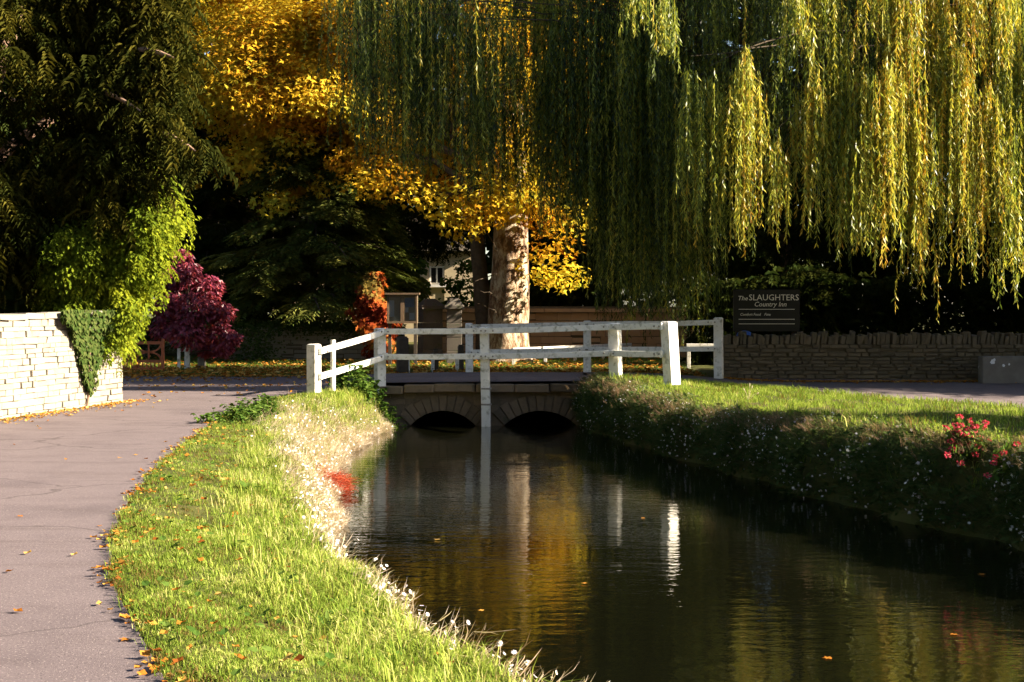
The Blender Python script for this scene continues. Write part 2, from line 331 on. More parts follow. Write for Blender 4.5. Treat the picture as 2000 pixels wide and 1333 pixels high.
def spray(n, width, droop, seed, curl=0.0):
    """a flat twig with n pairs of slim leaflets"""
    r = np.random.default_rng(seed); V = []; Fc = []; R = []
    for i in range(n):
        t = (i + .3) / n; L = width * (1 - .55 * t) * r.uniform(.75, 1.15)
        z = -droop * t * t
        for sgn in (-1, 1):
            b = len(V); a = r.uniform(.55, .95)
            dx, dy = sgn * math.sin(a) * L, math.cos(a) * L; w = .16 * L
            V += [(0, t, z), (dx * .5 - dy * .0 - w * sgn * .3, t + dy * .5 + w, z + .03), (dx, t + dy, z - droop * .25 + r.uniform(-.05, .05) - curl), (dx * .5 + w * .3 * sgn, t + dy * .5 - w, z + .02)]
            Fc += [(b, b + 1, b + 2), (b, b + 2, b + 3)]; R += [r.uniform(-.5, .5)] * 4
    return T(V, Fc, R)
T_YEW = [spray(5, .5, .35, s, .05) for s in (1, 2, 3)]
T_CEDAR = [spray(5, .55, .18, s) for s in (4, 5, 6)]
def strand(n, seed, big=1.0):
    """0.5 m of hanging willow twig (down -Z) with slim leaves"""
    r = np.random.default_rng(seed); V = []; Fc = []; R = []
    V += [(-.004, 0, 0), (.004, 0, 0), (.003, 0, -.52), (-.003, 0, -.52)]; Fc += [(0, 1, 2), (0, 2, 3)]; R += [.3] * 4
    for i in range(n):
        b = len(V); z = -.5 * (i + r.uniform(0, .6)) / n; th = r.uniform(0, 2 * np.pi); L = r.uniform(.1, .165) * big; tilt = r.uniform(.25, .75)
        d = np.array([math.cos(th) * math.sin(tilt), math.sin(th) * math.sin(tilt), -math.cos(tilt)])
        side = np.cross(d, rdir(1, r)[0]); side = side / np.linalg.norm(side) * L * .1
        p = np.array([0, 0, z]); V += [tuple(p), tuple(p + d * L * .45 + side), tuple(p + d * L), tuple(p + d * L * .45 - side)]
        Fc += [(b, b + 1, b + 2), (b, b + 2, b + 3)]; R += [r.uniform(-.6, .6)] * 4
    return T(V, Fc, R)
T_STRAND = [strand(9, s) for s in range(11, 17)]
T_COARSE = [strand(6, s, 2.0) for s in range(17, 20)]
def tuft(n, seed, spread=.35, w=.018, bend=.5):
    r = np.random.default_rng(seed); V = []; Fc = []; R = []
    for i in range(n):
        b = len(V); a = r.uniform(0, 2 * np.pi); o = r.normal(size=2) * spread * .35; h = r.uniform(.55, 1.05); k = bend * r.uniform(.3, 1.3); ww = w * r.uniform(.7, 1.3)
        c, s = math.cos(a), math.sin(a); px, py = -s * ww, c * ww
        m = (o[0] + c * k * h * .25, o[1] + s * k * h * .25, h * .55); t = (o[0] + c * k * h * .8, o[1] + s * k * h * .8, h * (1 - .35 * k))
        V += [(o[0] + px, o[1] + py, -.05), (o[0] - px, o[1] - py, -.05), (m[0] + px * .8, m[1] + py * .8, m[2]), (m[0] - px * .8, m[1] - py * .8, m[2]), t]
        Fc += [(b, b + 1, b + 3), (b, b + 3, b + 2), (b + 2, b + 3, b + 4)]; R += [r.uniform(-.5, .5)] * 5
    return T(V, Fc, R)
T_TUFT = [tuft(7, s, 1.0, .034, .8) for s in range(21, 29)]
T_LONG = [tuft(7, s, .6, .014, 1.0) for s in range(31, 37)]
T_STEM = [tuft(5, s, .5, .010, .6) for s in range(41, 45)]

# ------------------------------------------------------------------ plan of the place
ROAD_EDGE = np.array([(-9, 6.0), (-9, 3.0), (3, -.1), (5, -1.0), (6.3, -1.53), (7.33, -1.93), (8.73, -2.47), (10.5, -2.94), (12.4, -3.33), (14.5, -3.66), (17, -4.0), (20.4, -4.33), (24, -4.42), (26.2, -4.3), (27.4, -3.95), (28.3, -3.35), (28.9, -2.8)])[2:]
LEFT_EDGE = np.array([(-9, 7.0), (0, 4.0), (4, 1.8), (7.06, .12), (8.4, -.42), (10.9, -1.25), (13, -1.7), (15.8, -2.05), (17.6, -2.3), (19.6, -2.55), (22.3, -2.75), (25, -2.7), (28.6, -2.5), (34, -2.5)])
RIGHT_EDGE = np.array([(-9, 12.5), (0, 9.6), (9, 6.7), (14, 5.05), (17.3, 4.0), (20.8, 3.15), (22.4, 2.7), (25.5, 2.05), (28.6, 1.4), (34, 1.4)])
RROAD_EDGE = np.array([(-9, 24.), (10, 18), (17, 14.5), (21, 11), (24, 8.6), (27, 6.8), (29.4, 5.7), (30.3, 4.8)])
def redge(Y): return np.interp(Y, ROAD_EDGE[:, 0], ROAD_EDGE[:, 1])
def ledge(Y): return np.interp(Y, LEFT_EDGE[:, 0], LEFT_EDGE[:, 1]) + .05 * np.sin(Y * 2.1) + .03 * np.sin(Y * 5.3)
def bedge(Y): return np.interp(Y, RIGHT_EDGE[:, 0], RIGHT_EDGE[:, 1]) + .09 * np.sin(Y * 2.7) + .05 * np.sin(Y * 6.1 + 1)
def rredge(Y): return np.interp(Y, RROAD_EDGE[:, 0], RROAD_EDGE[:, 1])
def wallx(Y): return -7.67 - .16 * (21.3 - Y)
ROAD_POLY = [(wallx(-8) + .1, -8)] + [(wallx(y) + .12, y) for y in (5, 12, 18, 22, 25.5)] + [(-7.6, 26.3), (-30, 28), (-30, 37), (-14, 35.8), (-6, 34.7), (-2.8, 34.0), (-2.5, 33.35), (3.4, 33.35), (4.85, 32.75), (14, 32.55), (40, 31), (40, 9.5)] + \
    [(float(x), float(y)) for y, x in RROAD_EDGE[::-1][::-1][1:]] + [(3.4, 29.45), (1.6, 29.12), (-2.6, 29.12)] + [(float(x), float(y)) for y, x in ROAD_EDGE[::-1]] + [(1.5, -8)]
def inpoly(x, y, poly):
    x = np.asarray(x); y = np.asarray(y); c = np.zeros(x.shape, bool); n = len(poly)
    for i in range(n):
        x0, y0 = poly[i]; x1, y1 = poly[(i + 1) % n]
        if y0 == y1: continue
        k = ((y0 > y) != (y1 > y)) & (x < (x1 - x0) * (y - y0) / (y1 - y0) + x0); c ^= k
    return c
def sstep(t): t = np.clip(t, 0, 1); return t * t * (3 - 2 * t)
WATER_Z = -0.72
def roadz(x, y):
    return 0.19 * sstep((x + 5.2) / 3.6) * (1 - sstep((x - 2.2) / 4.5)) * sstep((y - 26.8) / 2.0) * (1 - sstep((y - 33.6) / 2.0))
def groundz(x, y):
    x = np.asarray(x, float); y = np.asarray(y, float)
    z = np.zeros_like(x)
    z += np.where(y > 34.5, .03 + .008 * np.clip(y - 35, 0, 40), 0)
    lx, rx = ledge(y), bedge(y); mid = (lx + rx) / 2
    # left bank
    d = lx - x; w = np.interp(y, [6, 14, 18, 23, 28], [.22, .3, .6, .9, .55]); cz = np.interp(y, [4, 10, 15, 20, 25, 28.5], [-.2, -.17, -.14, -.06, .05, .04])
    prof = sstep(d / w) ** .8
    crest = cz + (0.02 - cz) * sstep((d - w) / 1.6) + .05 * vnoise(x * .9, y * .9, 3) * sstep(d / .5) * sstep((x - redge(y)) / .5)
    zl = -1.25 + (crest + 1.25) * np.clip(prof * .55 + .45, 0, 1) * (d > -.25); zl = np.where(d < 0, -1.25 + .55 * sstep((d + .25) / .25) * .9, -0.755 + (crest + .755) * prof)
    # right bank
    e = x - rx; cr = np.interp(y, [6, 14, 17, 20.8, 22.4, 26, 28.3], [.3, .28, .22, .1, .08, .2, .3]); w2 = .28
    pr = sstep(e / w2) ** .7; rd = np.clip((rredge(y) - x) / 1.5, 0, 1)
    cr2 = cr * np.exp(-(np.clip(e - .3, 0, 9) / np.interp(y, [20, 26, 28.5], [1.1, 1.3, 2.2])) ** 2) * sstep(rd * 1.5) + .015 + .04 * vnoise(x * 1.1, y * 1.1, 8) * sstep(rd)
    zr = np.where(e < 0, -1.25 + .5 * sstep((e + .25) / .25), -0.755 + (cr2 + .755) * pr)
    bank = np.where(x < mid, zl, zr)
    near = y < 33.25
    inland_l = (x < redge(y)) & (x < mid); inland_r = (x > rredge(y)) & (x > mid)
    z = np.where(near & ~inland_l & ~inland_r, bank, z)
    z = np.where((y > 28.95) & (y < 33.25) & ((x < lx) | (x > rx)), np.minimum(z, roadz(x, y)), z)
    road = inpoly(x, y, ROAD_POLY)
    z = np.where(road, np.where((x > lx - .4) & (x < rx + .4) & near & (y > 28.9), z, roadz(x, y) - .07), z)
    z = np.where((x < wallx(y) - .3) & (y < 25.4), .25, z)
    z = np.where((y > 33.0) & (x > 4.9) & (x < 40), .1, z)
    return z

def build_ground():
    xs = np.unique(np.concatenate([np.linspace(-400, -40, 10), np.linspace(-40, -12, 30), np.arange(-12, -5, .25), np.arange(-5, 8, .12), np.arange(8, 14, .25), np.linspace(14, 40, 30), np.linspace(40, 400, 10)]))
    ys = np.unique(np.concatenate([np.linspace(-60, 3, 30), np.arange(3, 36, .2), np.arange(36, 60, .5), np.linspace(60, 500, 16)]))
    X, Y = np.meshgrid(xs, ys); Z = groundz(X, Y); ny, nx = X.shape
    V = np.stack([X, Y, Z], -1).reshape(-1, 3)
    i = (np.arange(ny - 1)[:, None] * nx + np.arange(nx - 1)[None]).ravel()
    Fq = np.stack([i, i + 1, i + nx + 1, i + nx], 1)
    o = link('ground', mesh_np('ground', V, Fq, MAT['ground'], smooth=True)); tag(o, kind='structure')
build_ground()

def build_road():
    poly = [Vector(p) for p in ROAD_POLY]; pts = list(poly); n = len(poly)
    g = []
    for x in np.arange(-12, 14, .55):
        for y in np.arange(4, 36, .55): g.append((x + .01, y + .013))
    g = np.array(g); keep = inpoly(g[:, 0], g[:, 1], ROAD_POLY)
    pts += [Vector(p) for p in g[keep]]
    vs, es, fs, *_ = delaunay_2d_cdt(pts, [(i, (i + 1) % n) for i in range(n)], [], 1, 1e-4)
    V = np.array([(v.x, v.y, 0) for v in vs]); V[:, 2] = roadz(V[:, 0], V[:, 1])
    o = link('road', mesh_np('road', V, np.array([f for f in fs if len(f) == 3]), MAT['asphalt'], smooth=True)); tag(o, kind='structure')
build_road()

def build_water():
    V = []; Fc = []
    ys = np.concatenate([np.linspace(-9, 4, 8), np.arange(4.4, 33.9, .5)])
    for y in ys: V += [(ledge(y) - .45, y, WATER_Z), (bedge(y) + .45, y, WATER_Z)]
    for i in range(len(ys) - 1): Fc.append((2 * i, 2 * i + 1, 2 * i + 3, 2 * i + 2))
    o = link('stream_water', mesh_np('stream_water', np.array(V), np.array(Fc), MAT['water'])); tag(o, kind='structure')
build_water()

# ------------------------------------------------------------------ stones
def stone_meshes(name, mat, k=6, bev=.09, jit=.05, seed=5):
    out = []; r = random.Random(seed)
    for i in range(k):
        mb = MB().box((0, 0, 0), (1, 1, 1)); me = mb.mesh(name, None); bm = bmesh.new(); bm.from_mesh(me)
        for v in bm.verts: v.co += Vector((r.uniform(-jit, jit), r.uniform(-jit, jit), r.uniform(-jit, jit)))
        bmesh.ops.bevel(bm, geom=list(bm.edges), offset=bev, segments=1, affect='EDGES')
        bm.to_mesh(me); bm.free(); me.materials.append(mat); out.append(me)
    return out
def lay_courses(parent, meshes, a, b, z0, heights, wmin, wmax, depth, proud, rng, name='stone', limit=300, topcut=None, gap=.008, skip=None):
    """courses of stones on the face running a->b (2D), face normal to the right of a->b"""
    a = Vector(a); b = Vector(b); d = (b - a); L = d.length; d.normalize(); nrm = Vector((d.y, -d.x)); ang = math.atan2(d.y, d.x)
    z = z0; cnt = 0; extra = MB()
    for h in heights:
        u = -rng.uniform(0, wmin * .5)
        while u < L:
            w = rng.uniform(wmin, wmax); u0 = max(u, 0); u1 = min(u + w, L); u += w
            if u1 - u0 < .06: continue
            mid = (u0 + u1) / 2
            if topcut and z + h * .6 > topcut(mid): continue
            pr = proud + rng.uniform(-.012, .016)
            c2 = a + d * mid + nrm * (pr - depth / 2)
            if skip and skip(c2.x, c2.y, z + h / 2): continue
            size = (u1 - u0 - gap, depth, h - gap * rng.uniform(.7, 1.6) * (7 if rng.random() < .14 else 1))
            if cnt < limit:
                o = bpy.data.objects.new(name, rng.choice(meshes)); COL.objects.link(o); o.parent = parent
                o.location = Vector((c2.x, c2.y, z + h / 2)) - parent.location; o.scale = size
                o.rotation_euler = (rng.uniform(-.015, .015), rng.uniform(-.02, .02), ang + rng.choice((0, math.pi)) + rng.uniform(-.02, .02)); cnt += 1
            else: extra.box((c2.x, c2.y, z + h / 2), size, ang)
        z += h
    return extra

CREAM = stone_meshes('stone', MAT['cream'], 7, .04, .05, 3)
DRY = stone_meshes('stone', MAT['drystone'], 7, .09, .07, 4)
BRG = stone_meshes('stone', MAT['bridge'], 5, .06, .03, 6)
ASH = stone_meshes('stone', MAT['ashlar'], 5, .03, .015, 8)

def left_wall():
    rng = random.Random(11)
    t = thing('roadside_wall', 'sunlit cream limestone wall along the edge of the curving lane, ivy hanging over it', 'wall', (wallx(23), 23, 0))
    y0, y1 = 20.3, 25.55; a, b = (wallx(y0), y0), (wallx(y1), y1)
    mb = MB(); d = Vector((b[0] - a[0], b[1] - a[1])).normalized(); n = Vector((d.y, -d.x))
    def foot(y, o): return Vector((wallx(y), y)) + n * o
    e0, e1 = foot(11, -.03), foot(y1 - .03, -.03); e2, e3 = foot(y1 - .03, -.47), foot(11, -.47)
    mb.prism([Vector((p.x, p.y, -.1)) for p in (e0, e1, e2, e3)], (0, 0, 1.52)).part('wall_core', MAT['cream_core'], t)
    hs = [rng.uniform(.065, .115) for _ in range(18)]
    top = lambda u: 1.5 + .1 * (u / 6) + .03 * math.sin(u * 3)
    lay_courses(t, CREAM, a, b, -.04, hs, .14, .5, .2, 0, rng, topcut=top, gap=.002, limit=340)
    # end face
    p, q = foot(y1, -.005), foot(y1, -.5)
    lay_courses(t, CREAM, (p.x, p.y), (q.x, q.y), -.04, hs, .2, .4, .18, .0, rng, topcut=lambda u: 1.58, limit=40)
    ex = lay_courses(t, CREAM, (wallx(11), 11), a, -.04, hs, .25, .6, .2, 0, rng, topcut=lambda u: 1.5, limit=0)
    o = ex.part('stonework', MAT['cream'], t); tag(o, kind='stuff')
    # flat cap stones
    u = 0
    y = y0
    while y < 25.3:
        w = rng.uniform(.35, .6); c = foot(y + w / 2, -.23); z = 1.5 + .1 * (y - y0) / 6 + rng.uniform(0, .02)
        o = bpy.data.objects.new('cap_stone', rng.choice(CREAM)); COL.objects.link(o); o.parent = t
        o.location = Vector((c.x, c.y, z + .0)) - t.location; o.scale = (.52, w - .01, .09); o.rotation_euler = (rng.uniform(-.03, .03), rng.uniform(-.03, .03), math.atan2(d.y, d.x) - math.pi / 2)
        y += w
left_wall()

def right_wall():
    rng = random.Random(12); Y = 32.75
    t = thing('roadside_wall', 'shaded drystone wall with upright coping stones behind the bridge, below the black sign', 'wall', (8.5, Y, 0))
    MB().box((9.9, Y + .26, .38), (10.2, .4, .94)).part('wall_core', MAT['mortar'], t)
    hs = [rng.uniform(.07, .11) for _ in range(10)]; tot = sum(hs); hs = [h * .88 / tot for h in hs]
    lay_courses(t, DRY, (4.85, Y), (12.1, Y), -.03, hs, .16, .44, .22, .0, rng, limit=300, gap=.012)
    ex = lay_courses(t, DRY, (12.1, Y), (15, Y), -.03, hs, .2, .5, .22, 0, rng, limit=0)
    o = ex.part('stonework', MAT['drystone'], t); tag(o, kind='stuff')
    lay_courses(t, DRY, (4.85, Y + .45), (4.85, Y), -.03, hs, .16, .3, .18, .0, rng, limit=30)
    x = 4.86; k = 0
    while x < 12.3:
        w = rng.uniform(.07, .14); h = rng.uniform(.2, .33)
        o = bpy.data.objects.new('coping_stone', rng.choice(DRY)); COL.objects.link(o); o.parent = t
        o.location = Vector((x + w / 2, Y + .22, .85 + h / 2 - .02)) - t.location; o.scale = (w * .92, rng.uniform(.34, .44), h)
        o.rotation_euler = (rng.uniform(-.06, .06), rng.uniform(-.02, .2), rng.uniform(-.1, .1)); x += w
right_wall()

def stone_bridge():
    rng = random.Random(13); Y0, Y1 = 29.05, 33.3
    t = thing('stone_bridge', 'low humped stone bridge with two dark segmental arches over the stream', 'bridge', (-.5, 29.2, WATER_Z))
    arches = [(-1.41, .66, .30), (.58, .74, .30)]
    def under(x):
        for c, a, r in arches:
            if abs(x - c) < a:
                R = (a * a + r * r) / (2 * r); return WATER_Z + r - R + math.sqrt(R * R - (x - c) ** 2)
        return -1.5
    xs = sorted(set([round(float(v), 3) for v in np.arange(-4.2, 3.41, .1)] + [c + s * a * .999 for c, a, r in arches for s in (-1, 1)] + [c + s * a * 1.001 for c, a, r in arches for s in (-1, 1)]))
    V = []; Fc = []
    for x in xs:
        zt = float(roadz(np.array(x), np.array(30.0))) - .07
        for y in (Y0, Y1): V += [(x, y, under(x)), (x, y, min(zt, -.02 if y == Y0 else zt))]
    for i in range(len(xs) - 1):
        b = i * 4; c = b + 4
        Fc += [(b, c, c + 1, b + 1), (b + 2, b + 3, c + 3, c + 2), (b, b + 2, c + 2, c), (b + 1, c + 1, c + 3, b + 3)]
    me = bpy.data.meshes.new('bridge_body'); me.from_pydata(V, [], Fc); me.materials.append(MAT['bridge']); link('bridge_body', me, t)
    # voussoirs
    ring = []
    for c, a, r in arches:
        R = (a * a + r * r) / (2 * r); cz = WATER_Z + r - R; half = math.asin(min(1, a / R)); nv = 11; Ro = R + .33
        ring.append((c, cz, R, Ro))
        for i in range(nv):
            t0 = -half + 2 * half * i / nv + .008; t1 = -half + 2 * half * (i + 1) / nv - .008; ro = Ro + rng.uniform(-.03, .03); yy = Y0 - .02 - rng.uniform(0, .02)
            P = [Vector((c + math.sin(th) * q, yy, min(cz + math.cos(th) * q, -.075))) for th, q in ((t0, R + .004), (t1, R + .004), (t1, ro), (t0, ro))]
            MB().prism(P, (0, .16, 0)).part('voussoir', MAT['bridge'], t, bevel=.008)
    def skip(x, y, z):
        for c, cz, R, Ro in ring:
            if math.hypot(x - c, z - cz) < Ro + .06: return True
        return False
    lay_courses(t, BRG, (-3.2, Y0), (2.0, Y0), -.95, [.17, .15, .17, .16, .12, .13], .16, .38, .14, .01, rng, skip=skip, limit=120)
    # coping slabs
    x = -2.95
    while x < 2.1:
        w = rng.uniform(.6, .95); h = float(roadz(np.array(x + w / 2), np.array(30.)))
        o = bpy.data.objects.new('coping_slab', rng.choice(BRG)); COL.objects.link(o); o.parent = t
        o.location = Vector((x + w / 2, Y0 + .02, h - .14 + rng.uniform(-.01, .01))) - t.location; o.scale = (w - .012, .36, .16); o.rotation_euler = (0, rng.uniform(-.015, .015), rng.uniform(-.02, .02)); x += w
    mb = MB().box((-.5, Y1 + .0, .0), (5.6, .2, .16)); mb.part('coping_slab', MAT['bridge'], t)
stone_bridge()

# ------------------------------------------------------------------ white railings
def bolt(parent, p, n, mat='metal'):
    p = Vector(p); n = Vector(n).normalized(); MB().cyl(p, p + n * .022, .02, .016, 7).part('bolt', MAT[mat], parent, smooth=False)
def railing(name, label, posts, links, side):
    """posts: (base, top, width); links: pairs of post indices; rails fixed on the side facing `side` (2D sign)"""
    t = thing(name, label, 'railing', posts[len(posts) // 2][0], 'white railings of the bridge')
    dirs = []
    for i in range(len(posts)):
        a = Vector(posts[max(0, i - 1)][0]); b = Vector(posts[min(len(posts) - 1, i + 1)][0]); d = (b - a); d.z = 0; dirs.append(d.normalized())
    for i, (b, tp, w) in enumerate(posts):
        b = Vector(b); tp = Vector(tp); d = dirs[i]; rz = math.atan2(d.y, d.x)
        R = Matrix.Rotation(rz, 3, 'Z'); h = w / 2
        c = [Vector((-h, -h, 0)), Vector((h, -h, 0)), Vector((h, h, 0)), Vector((-h, h, 0))]
        low = [R @ v + b for v in c]; up = [R @ v + tp for v in c]; pk = [R @ (v * .72) + tp + Vector((0, 0, .018)) for v in c]
        mb = MB().add(low + up + pk, [(3, 2, 1, 0)] + [(k, (k + 1) % 4, 4 + (k + 1) % 4, 4 + k) for k in range(4)] + [(4 + k, 4 + (k + 1) % 4, 8 + (k + 1) % 4, 8 + k) for k in range(4)] + [(8, 9, 10, 11)])
        mb.part('post', MAT['white'], t, bevel=.006)
    return t, dirs
def rails(t, posts, i, j, offs_i, offs_j, w=.115, th=.07, di=0, dj=0, ext=.0, nrm_sign=1):
    """one rail pair between posts i and j; offs: drops below each post's top"""
    a = Vector(posts[i][1]); b = Vector(posts[j][1]); d = b - a; d2 = Vector((d.x, d.y, 0)).normalized(); n = Vector((d2.y, -d2.x, 0)) * nrm_sign
    for oi, oj in zip(offs_i, offs_j):
        p = a + n * (posts[i][2] / 2 + th / 2 + .002) + Vector((0, 0, -oi)) - d2 * ext; q = b + n * (posts[j][2] / 2 + th / 2 + .002) + Vector((0, 0, -oj)) + d2 * ext
        # slightly bowed, three-piece rail
        m1 = p.lerp(q, .33) + Vector((0, 0, random.uniform(-.012, .004))); m2 = p.lerp(q, .68) + Vector((0, 0, random.uniform(-.015, .004)))
        u = Vector((0, 0, 1)); vs = []
        for c in (p, m1, m2, q): vs += [c + n * th / 2 - u * w / 2, c + n * th / 2 + u * w / 2, c - n * th / 2 + u * w / 2, c - n * th / 2 - u * w / 2]
        fs = [(3, 2, 1, 0), (12, 13, 14, 15)]
        for s in range(3):
            for k in range(4): fs.append((s * 4 + k, s * 4 + (k + 1) % 4, s * 4 + 4 + (k + 1) % 4, s * 4 + 4 + k))
        rail = MB().add(vs, fs).part('rail', MAT['white'], t, bevel=.005)
        for c, sg in ((p, 1), (q, -1)):
            for k in (.05, .2):
                pos = c + d2 * sg * (k + ext * 1.0) + n * (th / 2)
                o = MB().cyl(pos, pos + n * .02, .02, .016, 7).mesh('bolt', MAT['metal']); link('bolt', o, rail)
        # a strap plate over the joint
        st = MB(); pos = q + n * (th / 2 + .003) - d2 * (ext + .0)
        st.box(pos, (.05, .012, w + .03), M=Matrix((d2, n, u)).transposed()); st.part('strap', MAT['white'], t)

front = [(tuple(at(613, 790, 27.0)), tuple(at(613, 674, 27.0)), .20), (tuple(at(742, 770, 29.0)), tuple(at(742, 643, 29.0)), .19), (tuple(at(950, 850, 28.80)), tuple(at(946, 641, 28.80)), .17),
         (tuple(at(1203, 750, 28.4)), tuple(at(1200, 633, 28.4)), .21), (tuple(at(1313, 752, 27.0)), tuple(at(1306, 630, 27.0)), .235)]
t, dd = railing('bridge_railing', 'white timber railing along the near edge of the bridge, one post down to the water', front, None, 1)
OFF = (.065, .60)
rails(t, front, 0, 1, (.12, .60), (.05, .56)); rails(t, front, 1, 2, (.05, .56), (.055, .57)); rails(t, front, 2, 3, (.055, .57), (.06, .58)); rails(t, front, 3, 4, (.06, .58), (.075, .60))
pp = at(652, 768, 27.45); MB().box((pp.x, pp.y - .12, (gz(664, 27.4) + gz(785, 27.4)) / 2), (.085, .06, gz(664, 27.4) - gz(785, 27.4)), rz=1.0).part('upright', MAT['white'], t, bevel=.004)
for zz in (.05, -.27):
    c = at(950, 0, 28.8); MB().box((c.x, 28.8, zz), (.19, .19, .035), rz=math.atan2(dd[2].y, dd[2].x)).part('strap', MAT['metal'], t)
far = [(tuple(at(917, 745, 33.2)), tuple(at(916, 633, 33.2)), .17), (tuple(at(1147, 740, 33.4)), tuple(at(1147, 628, 33.4)), .17), (tuple(at(1404, 748, 32.4)), tuple(at(1403, 622, 32.4)), .19)]
t2, dd2 = railing('bridge_railing', 'white timber railing along the far edge of the bridge, meeting the dark wall', far, None, 1)
rails(t2, far, 0, 1, (.07, .66), (.07, .66)); rails(t2, far, 1, 2, (.07, .66), (.09, .69))

# ------------------------------------------------------------------ small things beyond the bridge
def notice_board():
    Y = 40.0; c = at(786, 0, Y); z0, z1 = gz(632, Y), gz(577, Y); w = .86; zc = (z0 + z1) / 2; h = z1 - z0
    t = thing('notice_board', 'glazed two-door wooden notice board with white papers, on posts behind the bridge', 'notice board', (c.x, Y, groundz(np.array(c.x), np.array(Y)).item()))
    MB().box((c.x, Y, zc), (w, .04, h)).part('back_panel', MAT['pin_board'], t)
    for s in (-1, 1):
        dx = c.x + s * w / 4; f = MB()
        f.box((dx - w / 4 + .025, Y - .05, zc), (.05, .05, h)).box((dx + w / 4 - .025, Y - .05, zc), (.05, .05, h)).box((dx, Y - .05, z1 - .03), (w / 2 - .104, .05, .06)).box((dx, Y - .05, z0 + .03), (w / 2 - .104, .05, .06))
        d = f.part('door_frame', MAT['board_wood'], t)
        g = MB().box((dx, Y - .045, zc), (w / 2 - .1, .006, h - .12)).mesh('pane', MAT['glass']); link('pane', g, d)
    for (dx, dz, pw, ph, m) in ((-.3, .02, .14, .46, 'paper'), (.2, .19, .26, .26, 'blue_paper'), (.27, -.2, .15, .2, 'paper'), (.12, -.02, .1, .14, 'paper')):
        MB().box((c.x + dx, Y - .026, zc + dz), (pw, .006, ph)).part('paper_notice', MAT[m], t)
    MB().bar((c.x - w / 2 - .06, Y - .02, z1 + .04), (c.x + w / 2 + .06, Y - .02, z1 + .04), .22, .05).part('top_board', MAT['board_wood'], t)
    for s in (-1, 1): MB().box((c.x + s * .36, Y + .07, z0 / 2 + .35), (.09, .09, z0 + .75)).part('post', MAT['dark_wood'], t)
notice_board()

def pier(label, px, w, ptop, Y, rz):
    x = gx(px, Y); zt = gz(ptop, Y); g = float(groundz(np.array(x), np.array(Y)))
    t = thing('gate_pier', label, 'pier', (x, Y, g), 'stone gate piers')
    zs = zt - .32; n = 4
    for k in range(n): MB().box((x, Y, g - .05 + (zs - g + .05) * (k + .5) / n), (w - .012 * (k % 2), w - .012 * (k % 2), (zs - g + .05) / n - .008), rz=rz).part('block', MAT['pier'], t, bevel=.01)
    MB().box((x, Y, zs + .06), (w + .12, w + .12, .12), rz=rz).part('cap', MAT['pier'], t, bevel=.015)
    R = Matrix.Rotation(rz, 3, 'Z'); h = (w + .08) / 2; q = .12
    vs = [R @ Vector((a * h, b * h, 0)) + Vector((x, Y, zs + .122)) for a, b in ((-1, -1), (1, -1), (1, 1), (-1, 1))] + [R @ Vector((a * q, b * q, .2)) + Vector((x, Y, zs + .122)) for a, b in ((-1, -1), (1, -1), (1, 1), (-1, 1))]
    MB().add(vs, [(k, (k + 1) % 4, 4 + (k + 1) % 4, 4 + k) for k in range(4)] + [(4, 5, 6, 7), (3, 2, 1, 0)]).part('cap_top', MAT['pier'], t)
pier('broad weathered stone gate pier next to the notice board', 840, .62, 584, 43.0, .35)
pier('slim weathered stone gate pier nearer the big tree trunk', 887, .45, 583, 41.5, .05)

def ashlar_wall():
    rng = random.Random(15); Y = 46.5
    t = thing('garden_wall', 'brown dressed-stone garden wall with a flat coping behind the big tree trunk', 'wall', (2, Y, 0))
    MB().box((2.0, Y + .22, .85), (8.6, .36, 1.8)).part('wall_core', MAT['mortar'], t)
    lay_courses(t, ASH, (-2.3, Y), (6.3, Y), .02, [.24, .27, .23, .28, .25, .26], .4, .85, .2, .0, rng, limit=200, gap=.01)
    x = -2.3
    while x < 6.2:
        w = rng.uniform(.7, 1.0); o = bpy.data.objects.new('coping_slab', rng.choice(ASH)); COL.objects.link(o); o.parent = t
        o.location = Vector((x + w / 2, Y + .16, 1.62)) - t.location; o.scale = (w - .01, .55, .12); x += w
ashlar_wall()

def ivy_wall():
    rng = random.Random(16)
    t = thing('garden_wall', 'low pale stone wall topped with ivy between the purple tree and the red creeper', 'wall', (-6, 43.5, 0))
    a, b = (-9.2, 43.2), (-3.3, 43.4)
    MB().prism([Vector((a[0], a[1] + .03, 0)), Vector((b[0], b[1] + .03, 0)), Vector((b[0], b[1] + .45, 0)), Vector((a[0], a[1] + .45, 0))], (0, 0, 1.12)).part('wall_core', MAT['mortar'], t)
    lay_courses(t, CREAM, a, b, .02, [.13, .15, .14, .15, .13, .14, .14, .13], .3, .6, .2, .0, rng, limit=220, gap=.012)
    n = 5200; x = RNG.uniform(-9.3, -3.3, n); z = 1.08 + np.abs(RNG.normal(size=n)) * .12 - RNG.exponential(.12, n) * (RNG.uniform(size=n) < .6); y = 43.2 + RNG.uniform(-.1, .5, n)
    heavy = RNG.uniform(size=n) < np.clip((-6.9 - x) * 1.2 + .1, .0, .85); z = np.where(heavy, RNG.uniform(.05, 1.35, n), z); y = np.where(heavy, 43.1 + RNG.uniform(-.35, .1, n) - .25 * np.sin(z * 2.2), y)
    V, Fc, r = scatter(T_LEAF, np.stack([x, y, z], 1), frames(rdir(n) * [1, .4, .6] + [0, -.4, -.3], np.array([[0, -1, .6]]) + rdir(n) * .5), RNG.uniform(.07, .13, n), RNG.uniform(0, 1, n))
    o = link('ivy', mesh_np('ivy', V, Fc, MAT['ivy_dark'], r), t)
ivy_wall()

